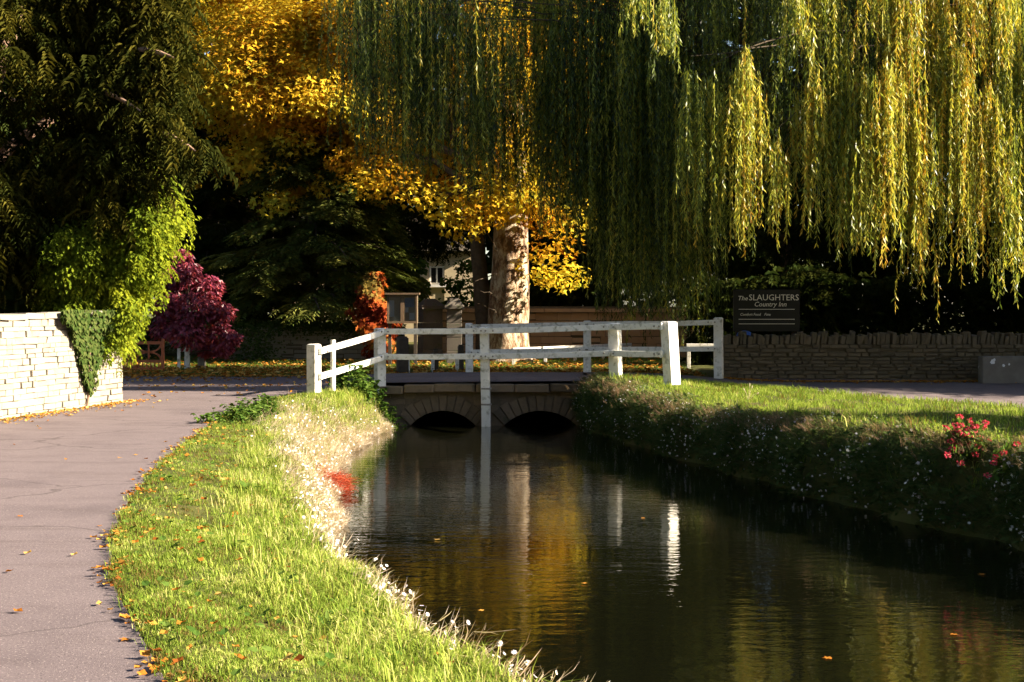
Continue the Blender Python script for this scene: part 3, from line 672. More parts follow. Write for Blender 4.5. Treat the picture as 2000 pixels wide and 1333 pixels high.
def knee_rail(label, a, b, n, h=.4):
    a = Vector(a); b = Vector(b); t = thing('knee_rail', label, 'low fence', tuple((a + b) / 2), 'low white knee rails on the green')
    for i in range(n):
        p = a.lerp(b, i / (n - 1)); MB().box((p.x, p.y, p.z + h / 2 - .1), (.09, .09, h + .2)).part('post', MAT['white'], t, bevel=.006)
    d = (b - a).normalized(); MB().bar(a - d * .06 + Vector((0, 0, h + .035)), b + d * .06 + Vector((0, 0, h + .035)), .08, .08).part('rail', MAT['white'], t, bevel=.006)
knee_rail('short white knee rail on leafy grass seen under the near railing, before the piers', (gx(797, 36.2), 36.2, .05), (gx(893, 36.8), 36.8, .05), 3, .38)
knee_rail('white knee rail running past the foot of the big tree trunk', (gx(1003, 40.5), 40.5, .08), (gx(1230, 45.6), 45.6, .1), 5, .4)
knee_rail('white knee rail end showing beside the last post of the far railing', (gx(1345, 38.5), 38.5, .2), (gx(1450, 38.5), 38.5, .2), 3, .45)
for i, (px, w, Y, h, lab) in enumerate(((786, .26, 35.3, .95, 'thick dark timber post left of the short knee rail'), (851, .13, 36.9, .6, 'thin dark timber post in the middle of the short knee rail'), (900, .14, 37.1, .7, 'dark timber post at the end of the short knee rail'))):
    t = thing('timber_post', lab, 'post', (gx(px, Y), Y, .03), 'dark timber posts on the green')
    MB().box((gx(px, Y), Y, h / 2), (w, w, h), rz=.3).part('shaft', MAT['dark_wood'], t, bevel=.012)
    MB().box((gx(px, Y), Y, h + .017), (w * .8, w * .8, .03), rz=.3).part('chamfered_top', MAT['dark_wood'], t, bevel=.01)

def red_gate():
    Y = 36.9; x0, x1 = gx(263, Y), gx(318, Y); z0, z1 = .05, gz(667, Y); xm = (x0 + x1) / 2; zm = gz(706, Y)
    t = thing('garden_gate', 'red-brown wooden garden gate with curved braces and pickets, left of the purple tree', 'gate', (xm, Y, 0.03))
    for x, e in ((x0, .0), (x1, .07)): MB().box((x, Y, (z0 + z1 + e) / 2), (.075, .06, z1 - z0 + e)).part('stile', MAT['gate'], t, bevel=.005)
    MB().box((xm, Y, z1 - .04), (x1 - x0 - .08, .05, .08)).part('top_rail', MAT['gate'], t)
    MB().box((xm, Y, zm), (x1 - x0 - .08, .05, .07)).part('middle_rail', MAT['gate'], t)
    MB().box((xm, Y, z0 + .06), (x1 - x0 - .08, .05, .07)).part('bottom_rail', MAT['gate'], t)
    MB().box((xm, Y, (z1 + zm) / 2), (.04, .04, z1 - zm - .12)).part('upright', MAT['gate'], t)
    W = (x1 - x0) / 2 - .05; zc = (z1 + zm) / 2
    for sgn, zr in ((1, zm + .04), (-1, z1 - .08)):
        mb = MB(); n = 10; Hh = (z1 - zm - .12) * .49
        pts = [Vector((xm + W * math.cos(math.pi * i / n), Y, zr + sgn * Hh * math.sin(math.pi * i / n))) for i in range(n + 1)]
        for a, b in zip(pts, pts[1:]): mb.bar(a, b, .035, .045)
        mb.part('curved_brace', MAT['gate'], t)
    for i in range(6):
        x = x0 + (x1 - x0) * (i + 1) / 7; MB().box((x, Y, (zm + z0) / 2 + .02), (.028, .03, zm - z0 - .1)).part('picket', MAT['gate'], t)
    xl = gx(228, Y)
    MB().box((xl, Y, .28), (.07, .06, .56)).part('stile', MAT['gate'], t)
    for zz in (.1, .46): MB().box(((xl + x0) / 2, Y + .01, zz), (x0 - xl - .1, .04, .06)).part('side_rail', MAT['gate'], t)
    for i in range(4): MB().box((xl + (x0 - xl) * (i + 1) / 5, Y, .28), (.028, .03, .4)).part('picket', MAT['gate'], t)
red_gate()

def sapling():
    Y = 38.2; x = gx(364, Y); rng = np.random.default_rng(5)
    t = thing('purple_tree', 'small purple-leaved ornamental tree with a white trunk guard behind the lane', 'tree', (x, Y, .05))
    link('trunk', mesh_np('trunk', *tube_np(arc((x, Y, .0), (x + .05, Y, 2.2), 0, 6, .02), np.linspace(.05, .03, 6), 7)[:2], MAT['bark'], smooth=True), t)
    MB().cyl((x + .02, Y, .03), (x + .02, Y, .62), .085, .07, 9).part('trunk_guard', MAT['white'], t)
    for px in (351, ): MB().box((gx(px, Y), Y - .1, .3), (.07, .07, .62)).part('stake', MAT['white'], t)
    MB().bar((gx(350, Y), Y - .1, .56), (x, Y - .1, .56), .03, .07).part('cross_tie', MAT['white'], t)
    P = []; D = []
    # uneven crown: pointed top, skirt to the right
    cl = [(px, py, r) for px, py, r in ((350, 500, .35), (345, 540, .6), (400, 560, .55), (330, 590, .6), (385, 600, .75), (430, 610, .5), (320, 640, .6), (370, 650, .7), (420, 655, .6), (455, 660, .3), (405, 682, .34), (440, 680, .32), (310, 600, .4), (375, 530, .4), (325, 560, .5))]
    for px, py, r in cl:
        c = np.array([gx(px, Y), Y + rng.uniform(-.4, .4), gz(py, Y)]); n = int(950 * r); d = rdir(n, rng); P.append(c + d * (rng.uniform(.1, 1, n) ** .5)[:, None] * r * [.75, .8, .62]); D.append(d)
        link('branch', mesh_np('branch', *tube_np(arc((x + .04, Y, min(1.2, c[2] - .2)), c, .05, 5, .03, rng), np.linspace(.022, .006, 5), 5)[:2], MAT['bark']), t)
    P = np.concatenate(P); D = np.concatenate(D); n = len(P)
    V, Fc, r = scatter(T_LEAF, P, frames(D * [1, 1, .3] + [0, 0, -.7] + rdir(n) * .5, D + rdir(n) * .7), rng.uniform(.09, .17, n), np.clip(rng.uniform(0, .9, n) + .25 * (P[:, 2] < .95), 0, 1))
    link('crown', mesh_np('crown', V, Fc, MAT['purple'], r), t)
    b = at(394, 710, 38.5); t2 = thing('marker_stone', 'small pale upright stone by the ivy wall, right of the purple tree trunk', 'stone', (b.x, 38.5, .03))
    MB().box((b.x, 38.5, .17), (.22, .16, .4), rz=.2).part('block', MAT['cream'], t2, bevel=.04)
sapling()

def creeper():
    Y = 41.0; rng = np.random.default_rng(8); x = gx(735, Y)
    t = thing('creeper_column', 'column of red and orange creeper climbing a post left of the notice board', 'creeper', (x, Y, .05))
    MB().cyl((x, Y + .1, 0), (x, Y + .1, 2.3), .09, .07, 8).part('support_post', MAT['dark_wood'], t)
    n = 3600; z = rng.uniform(.15, 2.75, n); wid = np.interp(z, [.1, .5, 1.0, 1.6, 2.2, 2.75], [.25, .42, .46, .48, .34, .12]); th = rng.uniform(0, 2 * np.pi, n); rr = wid * rng.uniform(.35, 1.1, n) * (1 + .35 * np.sin(z * 5.3 + th * 2) + .25 * np.sin(z * 11 - th * 3))
    xo = .16 * np.sin(z * 2.1 + .5)
    P = np.stack([x + xo + np.cos(th) * rr, Y + np.sin(th) * rr * .7, z], 1); D = np.stack([np.cos(th), np.sin(th), np.zeros(n)], 1)
    V, Fc, r = scatter(T_MAPLE, P, frames(np.array([[0, 0, -1.]]) + rdir(n, rng) * .6 + D * .4, D + rdir(n, rng) * .5), rng.uniform(.09, .19, n), np.clip(.5 + .35 * np.sin(z * 4 + th) + rng.normal(size=n) * .22 + .3 * (z > 2.2), 0, 1))
    link('foliage', mesh_np('foliage', V, Fc, MAT['creeper'], r), t)
creeper()

def text_mesh(s, size, shear=0.0):
    cu = bpy.data.curves.new('lettering', 'FONT'); cu.body = s; cu.size = size; cu.shear = shear; cu.extrude = .004; cu.align_x = 'LEFT'; cu.resolution_u = 2
    o = bpy.data.objects.new('lettering', cu); COL.objects.link(o); dg = bpy.context.evaluated_depsgraph_get(); dg.update()
    me = bpy.data.meshes.new_from_object(o.evaluated_get(dg)); bpy.data.objects.remove(o); me.materials.clear(); me.materials.append(MAT['gold']); return me
def hotel_sign():
    Y = 33.55; x0, x1 = gx(1432, Y), gx(1562, Y); z0, z1 = gz(648, Y), gz(566, Y); xm = (x0 + x1) / 2
    t = thing('sign_board', 'black painted sign board with white lettering standing behind the coping of the dark wall', 'sign', (xm, Y, .1))
    MB().box((xm, Y, (z0 + z1) / 2), (x1 - x0, .05, z1 - z0)).part('panel', MAT['sign'], t, bevel=.006)
    for x in (x0 + .12, x1 - .12): MB().box((x, Y + .08, z1 / 2), (.1, .09, z1)).part('post', MAT['dark_wood'], t)
    def put(s, px, py, size, shear=0.0, wpx=None):
        me = text_mesh(s, size, shear); o = bpy.data.objects.new('lettering', me); COL.objects.link(o); o.parent = t
        o.rotation_euler = (math.pi / 2, 0, 0); o.location = Vector((gx(px, Y), Y - .03, gz(py, Y))) - t.location
        if wpx:
            xs = [v.co.x for v in me.vertices]; o.scale = (wpx * Y / F_PX / (max(xs) - min(xs)), 1, 1)
    put('The', 1440, 587, .15, .25, 18); put('SLAUGHTERS', 1462, 587, .2, 0, 97); put('Country Inn', 1472, 599, .16, .25, 62); put('Comfort Food', 1445, 617, .09, .25, 40); put('Fine', 1492, 617, .09, .25, 12)
    for py in (604.5, 624, 633): MB().box((xm, Y - .03, gz(py, Y)), (x1 - x0 - .25, .008, .012)).part('rule', MAT['gold'], t)
    # blue item
    b = at(1456, 650, 33.35); n = 12; vs = [Vector((b.x, 33.5, .86 + .30))]; fs = []
    t2 = thing('blue_cover', 'small blue cover showing just above the coping below the sign lettering', 'cover', (b.x, 33.5, .86))
    for k, (rr, zz) in enumerate(((.09, .285), (.17, .24), (.2, .17), (.2, 0))): vs += [Vector((b.x + math.cos(2 * math.pi * i / n) * rr * (1 + .08 * math.sin(3 * i)), 33.5 + math.sin(2 * math.pi * i / n) * rr * .6, .86 + zz)) for i in range(n)]
    fs = [(0, 1 + i, 1 + (i + 1) % n) for i in range(n)] + [(1 + k * n + i, 1 + (k + 1) * n + i, 1 + (k + 1) * n + (i + 1) % n, 1 + k * n + (i + 1) % n) for k in range(3) for i in range(n)]
    MB().add(vs, fs).part('cover_cloth', MAT['blue'], t2, smooth=True)
    MB().box((b.x, 33.5, .5), (.34, .2, .72)).part('bin_body', MAT['dark_wood'], t2, bevel=.02)
hotel_sign()

def trough():
    Y = 31.9; x0, x1 = gx(1914, Y), gx(2075, Y); zt = gz(698, Y)
    t = thing('stone_slab', 'upright grey stone slab with pale lichen spots in front of the dark wall', 'stone', ((x0 + x1) / 2, Y, 0))
    MB().box(((x0 + x1) / 2, Y, zt / 2 - .03), (x1 - x0, .3, zt + .1)).part('block', MAT['slab'], t, bevel=.025)
    rng = random.Random(3)
    for px, py, r in ((1939, 707, .055), (1942, 703, .03), (1960, 714, .03), (1971, 712, .022)):
        c = at(px, py, Y - .151); n = 9; P = [Vector((c.x + math.cos(2 * math.pi * i / n) * r * rng.uniform(.7, 1.2), Y - .151, c.z + math.sin(2 * math.pi * i / n) * r * rng.uniform(.8, 1.3))) for i in range(n)]
        MB().prism(P, (0, -.004, 0)).part('lichen', MAT['paper'], t)
trough()

def house():
    Y = 62.0; x0, x1 = -10.5, -1.6; ze = 4.2
    t = thing('stone_house', 'cream stone house glimpsed between the dark conifer and the big trunk', 'house', ((x0 + x1) / 2, Y, 0))
    wx0, wx1 = gx(838, Y), gx(868, Y); wz0, wz1 = gz(556, Y), gz(520, Y)
    mb = MB(); zb = -.2
    mb.box(((x0 + wx0) / 2, Y + 3, (ze + zb) / 2), (wx0 - x0, 6, ze - zb)).box(((wx1 + x1) / 2, Y + 3, (ze + zb) / 2), (x1 - wx1, 6, ze - zb))
    mb.box(((wx0 + wx1) / 2, Y + 3, (wz0 + zb) / 2), (wx1 - wx0, 5.9, wz0 - zb)).box(((wx0 + wx1) / 2, Y + 3, (ze + wz1) / 2), (wx1 - wx0, 5.9, ze - wz1))
    mb.part('wall', MAT['house'], t)
    w = MB()
    for x in (wx0 + .05, (wx0 + wx1) / 2, wx1 - .05): w.box((x, Y + .1, (wz0 + wz1) / 2), (.07, .08, wz1 - wz0))
    for z in (wz0 + .04, wz1 - .04): w.box(((wx0 + wx1) / 2, Y + .102, z), (wx1 - wx0, .06, .07))
    win = w.part('window', MAT['white'], t)
    link('pane', MB().box(((wx0 + wx1) / 2, Y + .13, (wz0 + wz1) / 2), (wx1 - wx0, .01, wz1 - wz0)).mesh('pane', MAT['sign']), win)
    MB().box(((wx0 + wx1) / 2, Y - .06, wz0 - .06), (wx1 - wx0 + .3, .16, .12)).part('sill', MAT['white'], t)
    zr = 5.9; P = [Vector((x0 - .3, Y - .3, ze)), Vector((x0 - .3, Y + 6.3, ze)), Vector((x0 - .3, Y + 3, zr))]
    rf = MB().prism(P, (x1 - x0 + .6, 0, 0)).part('roof', MAT['roof'], t)
    link('chimney', MB().box((x1 - .6, Y + 3, zr + .4), (.8, .7, 1.6)).mesh('chimney', MAT['house']), rf)
house()

# ------------------------------------------------------------------ trees
def clumps(center, radii, nc, rng, shell=.55, flat=1.0, zmin=None):
    d = rdir(nc, rng); rr = rng.uniform(shell ** 3, 1, nc) ** (1 / 3); lump = 1 + .16 * np.sin(d[:, 0] * 5 + 1) * np.cos(d[:, 2] * 4) + rng.normal(size=nc) * .06
    return np.asarray(center) + d * (rr * lump)[:, None] * np.asarray(radii), d
def leafy(T_, C, D, per, cr, size, rng, droop=.3, tone=None, flat=(1, 1, .7), jit=.5, rj=.4):
    """leaf cloud: `per` leaves round each clump centre"""
    nc = len(C); k = nc * per; idx = np.repeat(np.arange(nc), per); d = rdir(k, rng)
    crs = (cr * rng.uniform(.7, 1.3, nc))[idx]
    P = C[idx] + d * (rng.uniform(.05, 1, k) ** .45 * crs)[:, None] * np.asarray(flat)
    out = norm(d * .7 + D[idx] * .6 + rdir(k, rng) * jit)
    fwd = norm(out * [1, 1, .5] + rdir(k, rng) * .4 + np.array([[0, 0, -droop]]))
    tn = rng.uniform(0, 1, nc) if tone is None else tone
    r = np.clip(tn[idx] * .6 + rng.uniform(0, .4, k), 0, 1)
    s = size * rng.uniform(.65, 1.3, k)
    if isinstance(T_, list):
        which = rng.integers(0, len(T_), k); ps = []
        for q in range(len(T_)):
            m = which == q; ps.append(scatter(T_[q], P[m], frames(fwd[m], out[m] + np.array([[0, 0, .8]])), s[m], r[m], rj))
        return join(ps)
    return scatter(T_, P, frames(fwd, out), s, r, rj)
def limbs(root, tip_z, targets, r0, rng, n=8, nodez=(.3, .9), sag=.3):
    ps = []
    for c in targets:
        h = rng.uniform(*nodez); a = np.array(root) + np.array([0, 0, 1]) * (tip_z * h)
        ps.append(tube_np(arc(a, c, sag, 7, .12, rng), np.linspace(r0 * (1.1 - .6 * h), .025, 7), 6))
    return join(ps)

def yew_left():
    rng = np.random.default_rng(21)
    t = thing('yew_tree', 'huge dark yew overhanging the cream wall at the edge of the lane', 'tree', (-11.5, 28.5, .2))
    link('trunk', mesh_np('trunk', *tube_np(arc((-11.5, 28.5, 0), (-11.2, 28.6, 11), 0, 10, .12, rng), np.linspace(.55, .15, 10), 10, .15)[:2], MAT['yew_bark'], smooth=True), t)
    C1, D1 = clumps((-11.2, 27.6, 8.0), (4.6, 3.8, 6.6), 230, rng, .78)
    C2, D2 = clumps((-9.6, 26.6, 6.0), (2.5, 2.2, 3.6), 95, rng, .7)
    C3, D3 = clumps((-10.6, 25.2, 3.2), (2.0, 1.4, 1.5), 90, rng, .6)
    TW = (((212, 182), (265, 212)), ((335, 266), (372, 290)), ((290, 103), (330, 108)))
    ends = np.array([[*at(pa[0] - 18, pa[1] - 6, 24.75)] for pa, pb in TW] + [[*at(pb[0] + 14, pb[1] + 10, 24.6)] for pa, pb in TW])
    fl = []
    while len(fl) < 85:
        px, py = rng.uniform(160, 340), rng.uniform(-120, 420)
        if px > 340 - max(0, py - 150) * .16: continue
        fl.append([*at(px, py, rng.uniform(24.9, 26.8))])
    C4 = np.array(fl); D4 = norm(rdir(len(C4), rng) + [.6, -.5, 0])
    C = np.concatenate([C1, C2, C3, C4]); D = np.concatenate([D1, D2, D3, D4]); m = C[:, 2] > 1.7; C, D = C[m], D[m]
    lim = -5.55 - .3 * np.sin(C[:, 2] * 1.3); C[:, 0] = np.minimum(C[:, 0], lim - rng.uniform(0, .8, len(C)))
    C = np.concatenate([C, ends]); D = np.concatenate([D, rdir(len(ends), rng)])
    V, Fc, r = leafy(T_YEW, C, D, 29, .55, .44, rng, .8, flat=(1, 1, .8))
    link('crown', mesh_np('crown', V, Fc, MAT['yew'], r), t)
    tg = C1[rng.choice(len(C1), 26, False)]
    V, Fc, r = limbs((-11.4, 28.5, 0), 10, tg, .22, rng); link('limbs', mesh_np('limbs', V, Fc, MAT['yew_bark'], smooth=True), t)
    for (pa, pb) in TW:
        a = at(pa[0] - 18, pa[1] - 6, 24.75); b = at(pb[0] + 10, pb[1] + 6, 24.4); link('branch', mesh_np('branch', *tube_np(arc(a, b, .03, 6), np.array([.045, .05, .038, .042, .03, .016]), 7)[:2], MAT['yew_bark'], smooth=True), t)
yew_left()

def hedge_left():
    rng = np.random.default_rng(22)
    t = thing('overhanging_shrub', 'bright yellow-green shrub spilling over the end of the cream wall', 'shrub', (-7.9, 26.2, .0))
    poly = [(270, 340), (318, 352), (322, 385), (345, 415), (328, 470), (325, 500), (292, 545), (275, 600), (250, 640), (243, 675), (225, 705), (180, 690), (150, 650), (100, 600), (92, 520), (105, 470), (160, 455), (185, 430), (200, 380), (235, 365)]
    cl = []
    while len(cl) < 150:
        px, py = rng.uniform(90, 345), rng.uniform(350, 712)
        if not inpoly(np.array(px), np.array(py), poly): continue
        Y = 25.6 - .9 * rng.uniform() ** 1.6 + .5 * (py < 430); cl.append((*at(px, py, Y), rng.uniform(.16, .34)))
    cl = np.array(cl); C = cl[:, :3]; C = np.concatenate([C, C[::2] + [-.3, .9, .1]]); rr = np.concatenate([cl[:, 3], cl[::2, 3] * 1.4]); D = norm(np.stack([np.full(len(C), .6), np.full(len(C), -.6), np.full(len(C), .3)], 1) + rdir(len(C), rng) * .4)
    ps = []
    for c, d, q in zip(C, D, rr): tn = np.array([rng.uniform(.2, 1)]); ps.append(leafy(T_LEAF, c[None], d[None], int(620 * q), q * 1.15, .09, rng, .9, tone=tn, flat=(1, 1, 1.2))); ps.append(leafy(T_YEW, c[None], d[None], int(45 * q), q * 1.1, .26, rng, 1.1, tone=tn, flat=(1, 1, 1.2), rj=.3))
    V, Fc, r = join(ps); link('foliage', mesh_np('foliage', V, Fc, MAT['ivy'], r), t)
    st = join([tube_np(arc((-8.1, 26.2, .1), c, .2, 6, .08, rng), np.linspace(.05, .01, 6), 5) for c in C[::6]]); tag(link('stems', mesh_np('stems', *st[:2], MAT['yew_bark']), t), kind='stuff')
    # ivy curtain on the wall
    t2 = thing('wall_ivy', 'dark green ivy hanging in a tongue down the face of the cream wall', 'ivy', (-7.4, 23.9, .9))
    n = 3600; u = rng.uniform(0, 1, n); y = 23.0 + 2.5 * u; top = 1.66; bot = np.interp(y, [23.0, 23.4, 23.7, 23.9, 24.15, 24.35, 24.6, 25.0, 25.5], [1.5, 1.3, .95, .45, .2, .35, 1.15, 1.2, 1.05])
    z = top - (top - bot) * rng.uniform(0, 1, n) ** .85; x = wallx(y) + rng.uniform(.01, .1, n) + .08 * (z > 1.3)
    P = np.stack([x, y, z], 1); V, Fc, r = scatter(T_BROAD, P, frames(np.array([[.15, 0, -1]]) + rdir(n, rng) * .5, np.array([[1, -.3, .3]]) + rdir(n, rng) * .5), rng.uniform(.045, .085, n), rng.uniform(0, 1, n))
    link('foliage', mesh_np('foliage', V, Fc, MAT['ivy_dark'], r), t2)
    link('stem', mesh_np('stem', *tube_np(arc((wallx(24.1) + .02, 24.1, .02), (wallx(24.2) + .03, 24.2, 1.6), 0, 8, .03, rng), np.linspace(.025, .012, 8), 5)[:2], MAT['yew_bark']), t2)
hedge_left()

def plane_tree():
    rng = np.random.default_rng(23); Y = 42.8; x = gx(990, Y)
    t = thing('plane_tree', 'big golden autumn tree with a thick pale blotchy trunk beyond the bridge', 'tree', (x, Y, .08))
    zs = np.array([-.1, .1, .3, .6, 1.0, 1.6, 2.4, 3.2, 4.0, 4.8, 5.6, 6.8, 8.2]); rr = np.array([1.05, .9, .77, .68, .63, .6, .57, .55, .53, .5, .46, .4, .33])
    pts = np.stack([x + .02 * zs, Y + 0 * zs, zs], 1)
    link('trunk', mesh_np('trunk', *tube_np(pts, rr, 26, .11, 2)[:2], MAT['plane_bark'], smooth=True), t)
    p2 = np.array([(gx(948, Y + .3), Y + .5, -.1), (gx(946, Y), Y + .5, 1.2), (gx(938, Y), Y + .5, 2.6), (gx(928, Y), Y + .6, 4.2), (gx(915, Y), Y + .8, 6.5), (gx(880, Y), Y + 1, 9)])
    link('second_stem', mesh_np('second_stem', *tube_np(p2, [.3, .26, .24, .22, .18, .1], 10, .1)[:2], MAT['bark'], smooth=True), t)
    C1, D1 = clumps((-3.8, Y + 2.2, 10.0), (6.8, 3.4, 5.6), 330, rng, .55)
    C2, D2 = clumps((-6.2, Y + .6, 8.6), (3.2, 2.0, 2.4), 90, rng, .5)
    extra = np.array([[*at(px, py, Y + rng.uniform(-1.7, -.9))] for px, py in ((930, 420), (960, 405), (900, 430), (1060, 420), (1080, 470), (1060, 520), (1100, 540), (870, 400), (1010, 380), (820, 380), (760, 340), (720, 360), (1090, 300), (1120, 420), (940, 360), (975, 330), (1000, 280), (1030, 330), (960, 250), (1010, 220), (1040, 270), (985, 380), (1005, 395), (1025, 375), (1000, 345), (1035, 400), (970, 300), (1020, 300), (1000, 180), (1030, 140))])
    C = np.concatenate([C1, C2, extra]); D = np.concatenate([D1, D2, rdir(len(extra), rng)])
    zlo = EYE + (HOR - 395) * C[:, 1] / F_PX + .6 * np.sin(C[:, 0] * 1.3); keep = (C[:, 2] > zlo) | (np.arange(len(C)) >= len(C1) + len(C2)); C, D = C[keep], D[keep]
    V, Fc, r = leafy(T_MAP5, C, D, 185, .85, .155, rng, .4, flat=(1, 1, .65))
    link('crown', mesh_np('crown', V, Fc, MAT['golden'], r), t)
    tg = C[rng.choice(len(C), 22, False)]; V, Fc, r = limbs((x, Y, 0), 8, tg, .2, rng, nodez=(.5, .95), sag=.5); link('limbs', mesh_np('limbs', V, Fc, MAT['bark'], smooth=True), t)
    for z, dx, dz in ((2.0, -.9, .3), (3.4, -.7, .9), (4.2, -1.1, .8), (2.7, -.8, -.4), (4.6, .8, .6), (1.5, -.6, .35)):
        link('twig', mesh_np('twig', *tube_np(arc((x - .3, Y - .6, z), (x - .3 + dx, Y - .9, z + dz), .1, 6, .04, rng), np.linspace(.02, .006, 6), 5)[:2], MAT['bark']), t)
plane_tree()

EVER = []
def evergreen(name, label, c, radii, base, seed):
    if not EVER:
        for q in range(2):
            rg = np.random.default_rng(60 + q); C, D = clumps((0, 0, 0), (3.8, 2.7, 5.0), 165, rg, .5); V, Fc, r = leafy(T_YEW, C, D, 42, 1.0, .5, rg, .3, flat=(1, 1, .65))
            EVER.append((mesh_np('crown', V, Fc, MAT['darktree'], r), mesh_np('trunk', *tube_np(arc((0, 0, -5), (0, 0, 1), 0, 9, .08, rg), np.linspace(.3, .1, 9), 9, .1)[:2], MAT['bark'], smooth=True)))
    rg = np.random.default_rng(seed); t = thing(name, label, 'tree', base); cm, tm = EVER[seed % 2]; a = math.pi * (seed % 3 == 0); off = Vector(c) - Vector(base)
    o = link('crown', cm, t, False); o.location = off; o.scale = (radii[0] / 3.8, radii[1] / 2.7, radii[2] / 5.0); o.rotation_euler = (0, 0, a)
    o = link('trunk', tm, t, False); o.location = (0, 0, off.z); o.scale = (1, 1, off.z / 4.9)
    return t
def broad_tree(name, label, c, radii, base, mat, nc, per, cr, size, seed, tmpl=T_MAPLE, bark='bark', tr=.3, group=None, droop=.3):
    rng = np.random.default_rng(seed); t = thing(name, label, 'tree', base, group)
    top = c[2]
    link('trunk', mesh_np('trunk', *tube_np(arc(base, (c[0], c[1], top), 0, 9, .1, rng), np.linspace(tr, tr * .3, 9), 9, .1)[:2], MAT[bark], smooth=True), t)
    C, D = clumps(c, radii, nc, rng, .5)
    V, Fc, r = leafy(tmpl, C, D, per, cr, size, rng, droop, flat=(1, 1, .65)); link('crown', mesh_np('crown', V, Fc, MAT[mat], r), t)
    V, Fc, r = limbs(base, top, C[rng.choice(len(C), 16, False)], tr * .45, rng); link('limbs', mesh_np('limbs', V, Fc, MAT[bark], smooth=True), t)
    return t
broad_tree('maple_tree', 'yellow-green autumn maple high behind the dark yew and the purple tree', (-9.6, 51, 10.2), (4.2, 3.5, 5.0), (-9.4, 51.5, .1), 'yellowgreen', 200, 110, .9, .17, 31, T_MAP5)

def layered_conifer(name, label, base, h, reach, seed, mat='cedar', nb=46, zlow=1.6):
    """tiers of flat drooping boughs"""
    rng = np.random.default_rng(seed); t = thing(name, label, 'tree', base)
    b = np.array(base, float)
    link('trunk', mesh_np('trunk', *tube_np(arc(b, b + [0, 0, h], 0, 9, .05, rng), np.linspace(.4, .05, 9), 9, .1)[:2], MAT['bark'], smooth=True), t)
    ps = []; ls = []
    for i in range(nb):
        z = zlow + (h - zlow) * (i / nb) ** 1.05; a = rng.uniform(0, 2 * np.pi) if i % 3 else rng.uniform(np.pi * 1.1, np.pi * 1.9); L = reach * (1 - .75 * (z / h)) * rng.uniform(.7, 1.1)
        tip = b + [math.cos(a) * L, math.sin(a) * L, z - rng.uniform(0, .5)]; st = b + [0, 0, z]
        pts = arc(st, tip, .35, 8, .04, rng); ls.append(tube_np(pts, np.linspace(.07, .012, 8), 5))
        k = int(120 * L / reach + 26); tt = rng.uniform(.2, 1.02, k); base_p = st + (tip - st) * tt[:, None]; base_p[:, 2] += .35 * 4 * tt * (1 - tt)
        side = np.array([-math.sin(a), math.cos(a), 0]); so = rng.normal(size=k) * .42 * (1.25 - tt * .6) * L / 3.2
        P = base_p + side * so[:, None] + np.stack([np.zeros(k), np.zeros(k), -.25 * np.abs(so) + rng.normal(size=k) * .09], 1)
        fwd = np.array([math.cos(a), math.sin(a), -.35]) + side * np.sign(so)[:, None] * .7 + rdir(k, rng) * .3
        tone = rng.uniform(0, 1); q = rng.integers(0, 3)
        ps.append(scatter(T_CEDAR[q], P, frames(fwd, np.array([[0, 0, 1.]]) + rdir(k, rng) * .25), rng.uniform(.35, .65, k), np.clip(tone * .5 + rng.uniform(0, .5, k), 0, 1), .4))
    V, Fc, r = join(ps); link('crown', mesh_np('crown', V, Fc, MAT[mat], r), t)
    V, Fc, r = join(ls); link('limbs', mesh_np('limbs', V, Fc, MAT['bark']), t)
layered_conifer('conifer', 'dark layered conifer with drooping boughs above the ivy-topped wall', (-6.3, 44.6, .1), 7.4, 4.3, 41, nb=64)
layered_conifer('conifer', 'nearly black conifer in shade behind the purple tree', (-10.3, 48.0, .1), 8.5, 3.6, 42, 'darktree', nb=52, zlow=.8)
layered_conifer('conifer', 'small dark evergreen behind the notice board and the gate piers', (-4.9, 50.5, .1), 5.6, 2.4, 43, 'cedar', nb=36, zlow=2.1)

def laurel():
    rng = np.random.default_rng(33); Y = 53.0; t = thing('laurel_shrub', 'leafy green shrub partly covering the cream house above the gate piers', 'shrub', (gx(880, Y), Y, .1)); C = []
    for px, py in ((905, 520), (920, 560), (900, 590), (880, 600), (925, 600), (860, 605), (780, 590), (800, 575), (820, 560), (770, 560), (830, 600), (890, 555), (790, 530), (815, 520)): C.append([*at(px + rng.normal() * 4, py, Y + rng.uniform(-.5, .5))])
    C = np.array(C); D = rdir(len(C), rng); V, Fc, r = leafy(T_BROAD, C, D, 170, .45, .15, rng, .3); link('foliage', mesh_np('foliage', V, Fc, MAT['nettle'], r), t)
    st = join([tube_np(arc((gx(880, Y), Y, .1), c, .2, 6, .05, rng), np.linspace(.05, .01, 6), 5) for c in C]); tag(link('stems', mesh_np('stems', *st[:2], MAT['bark']), t), kind='stuff')
laurel()
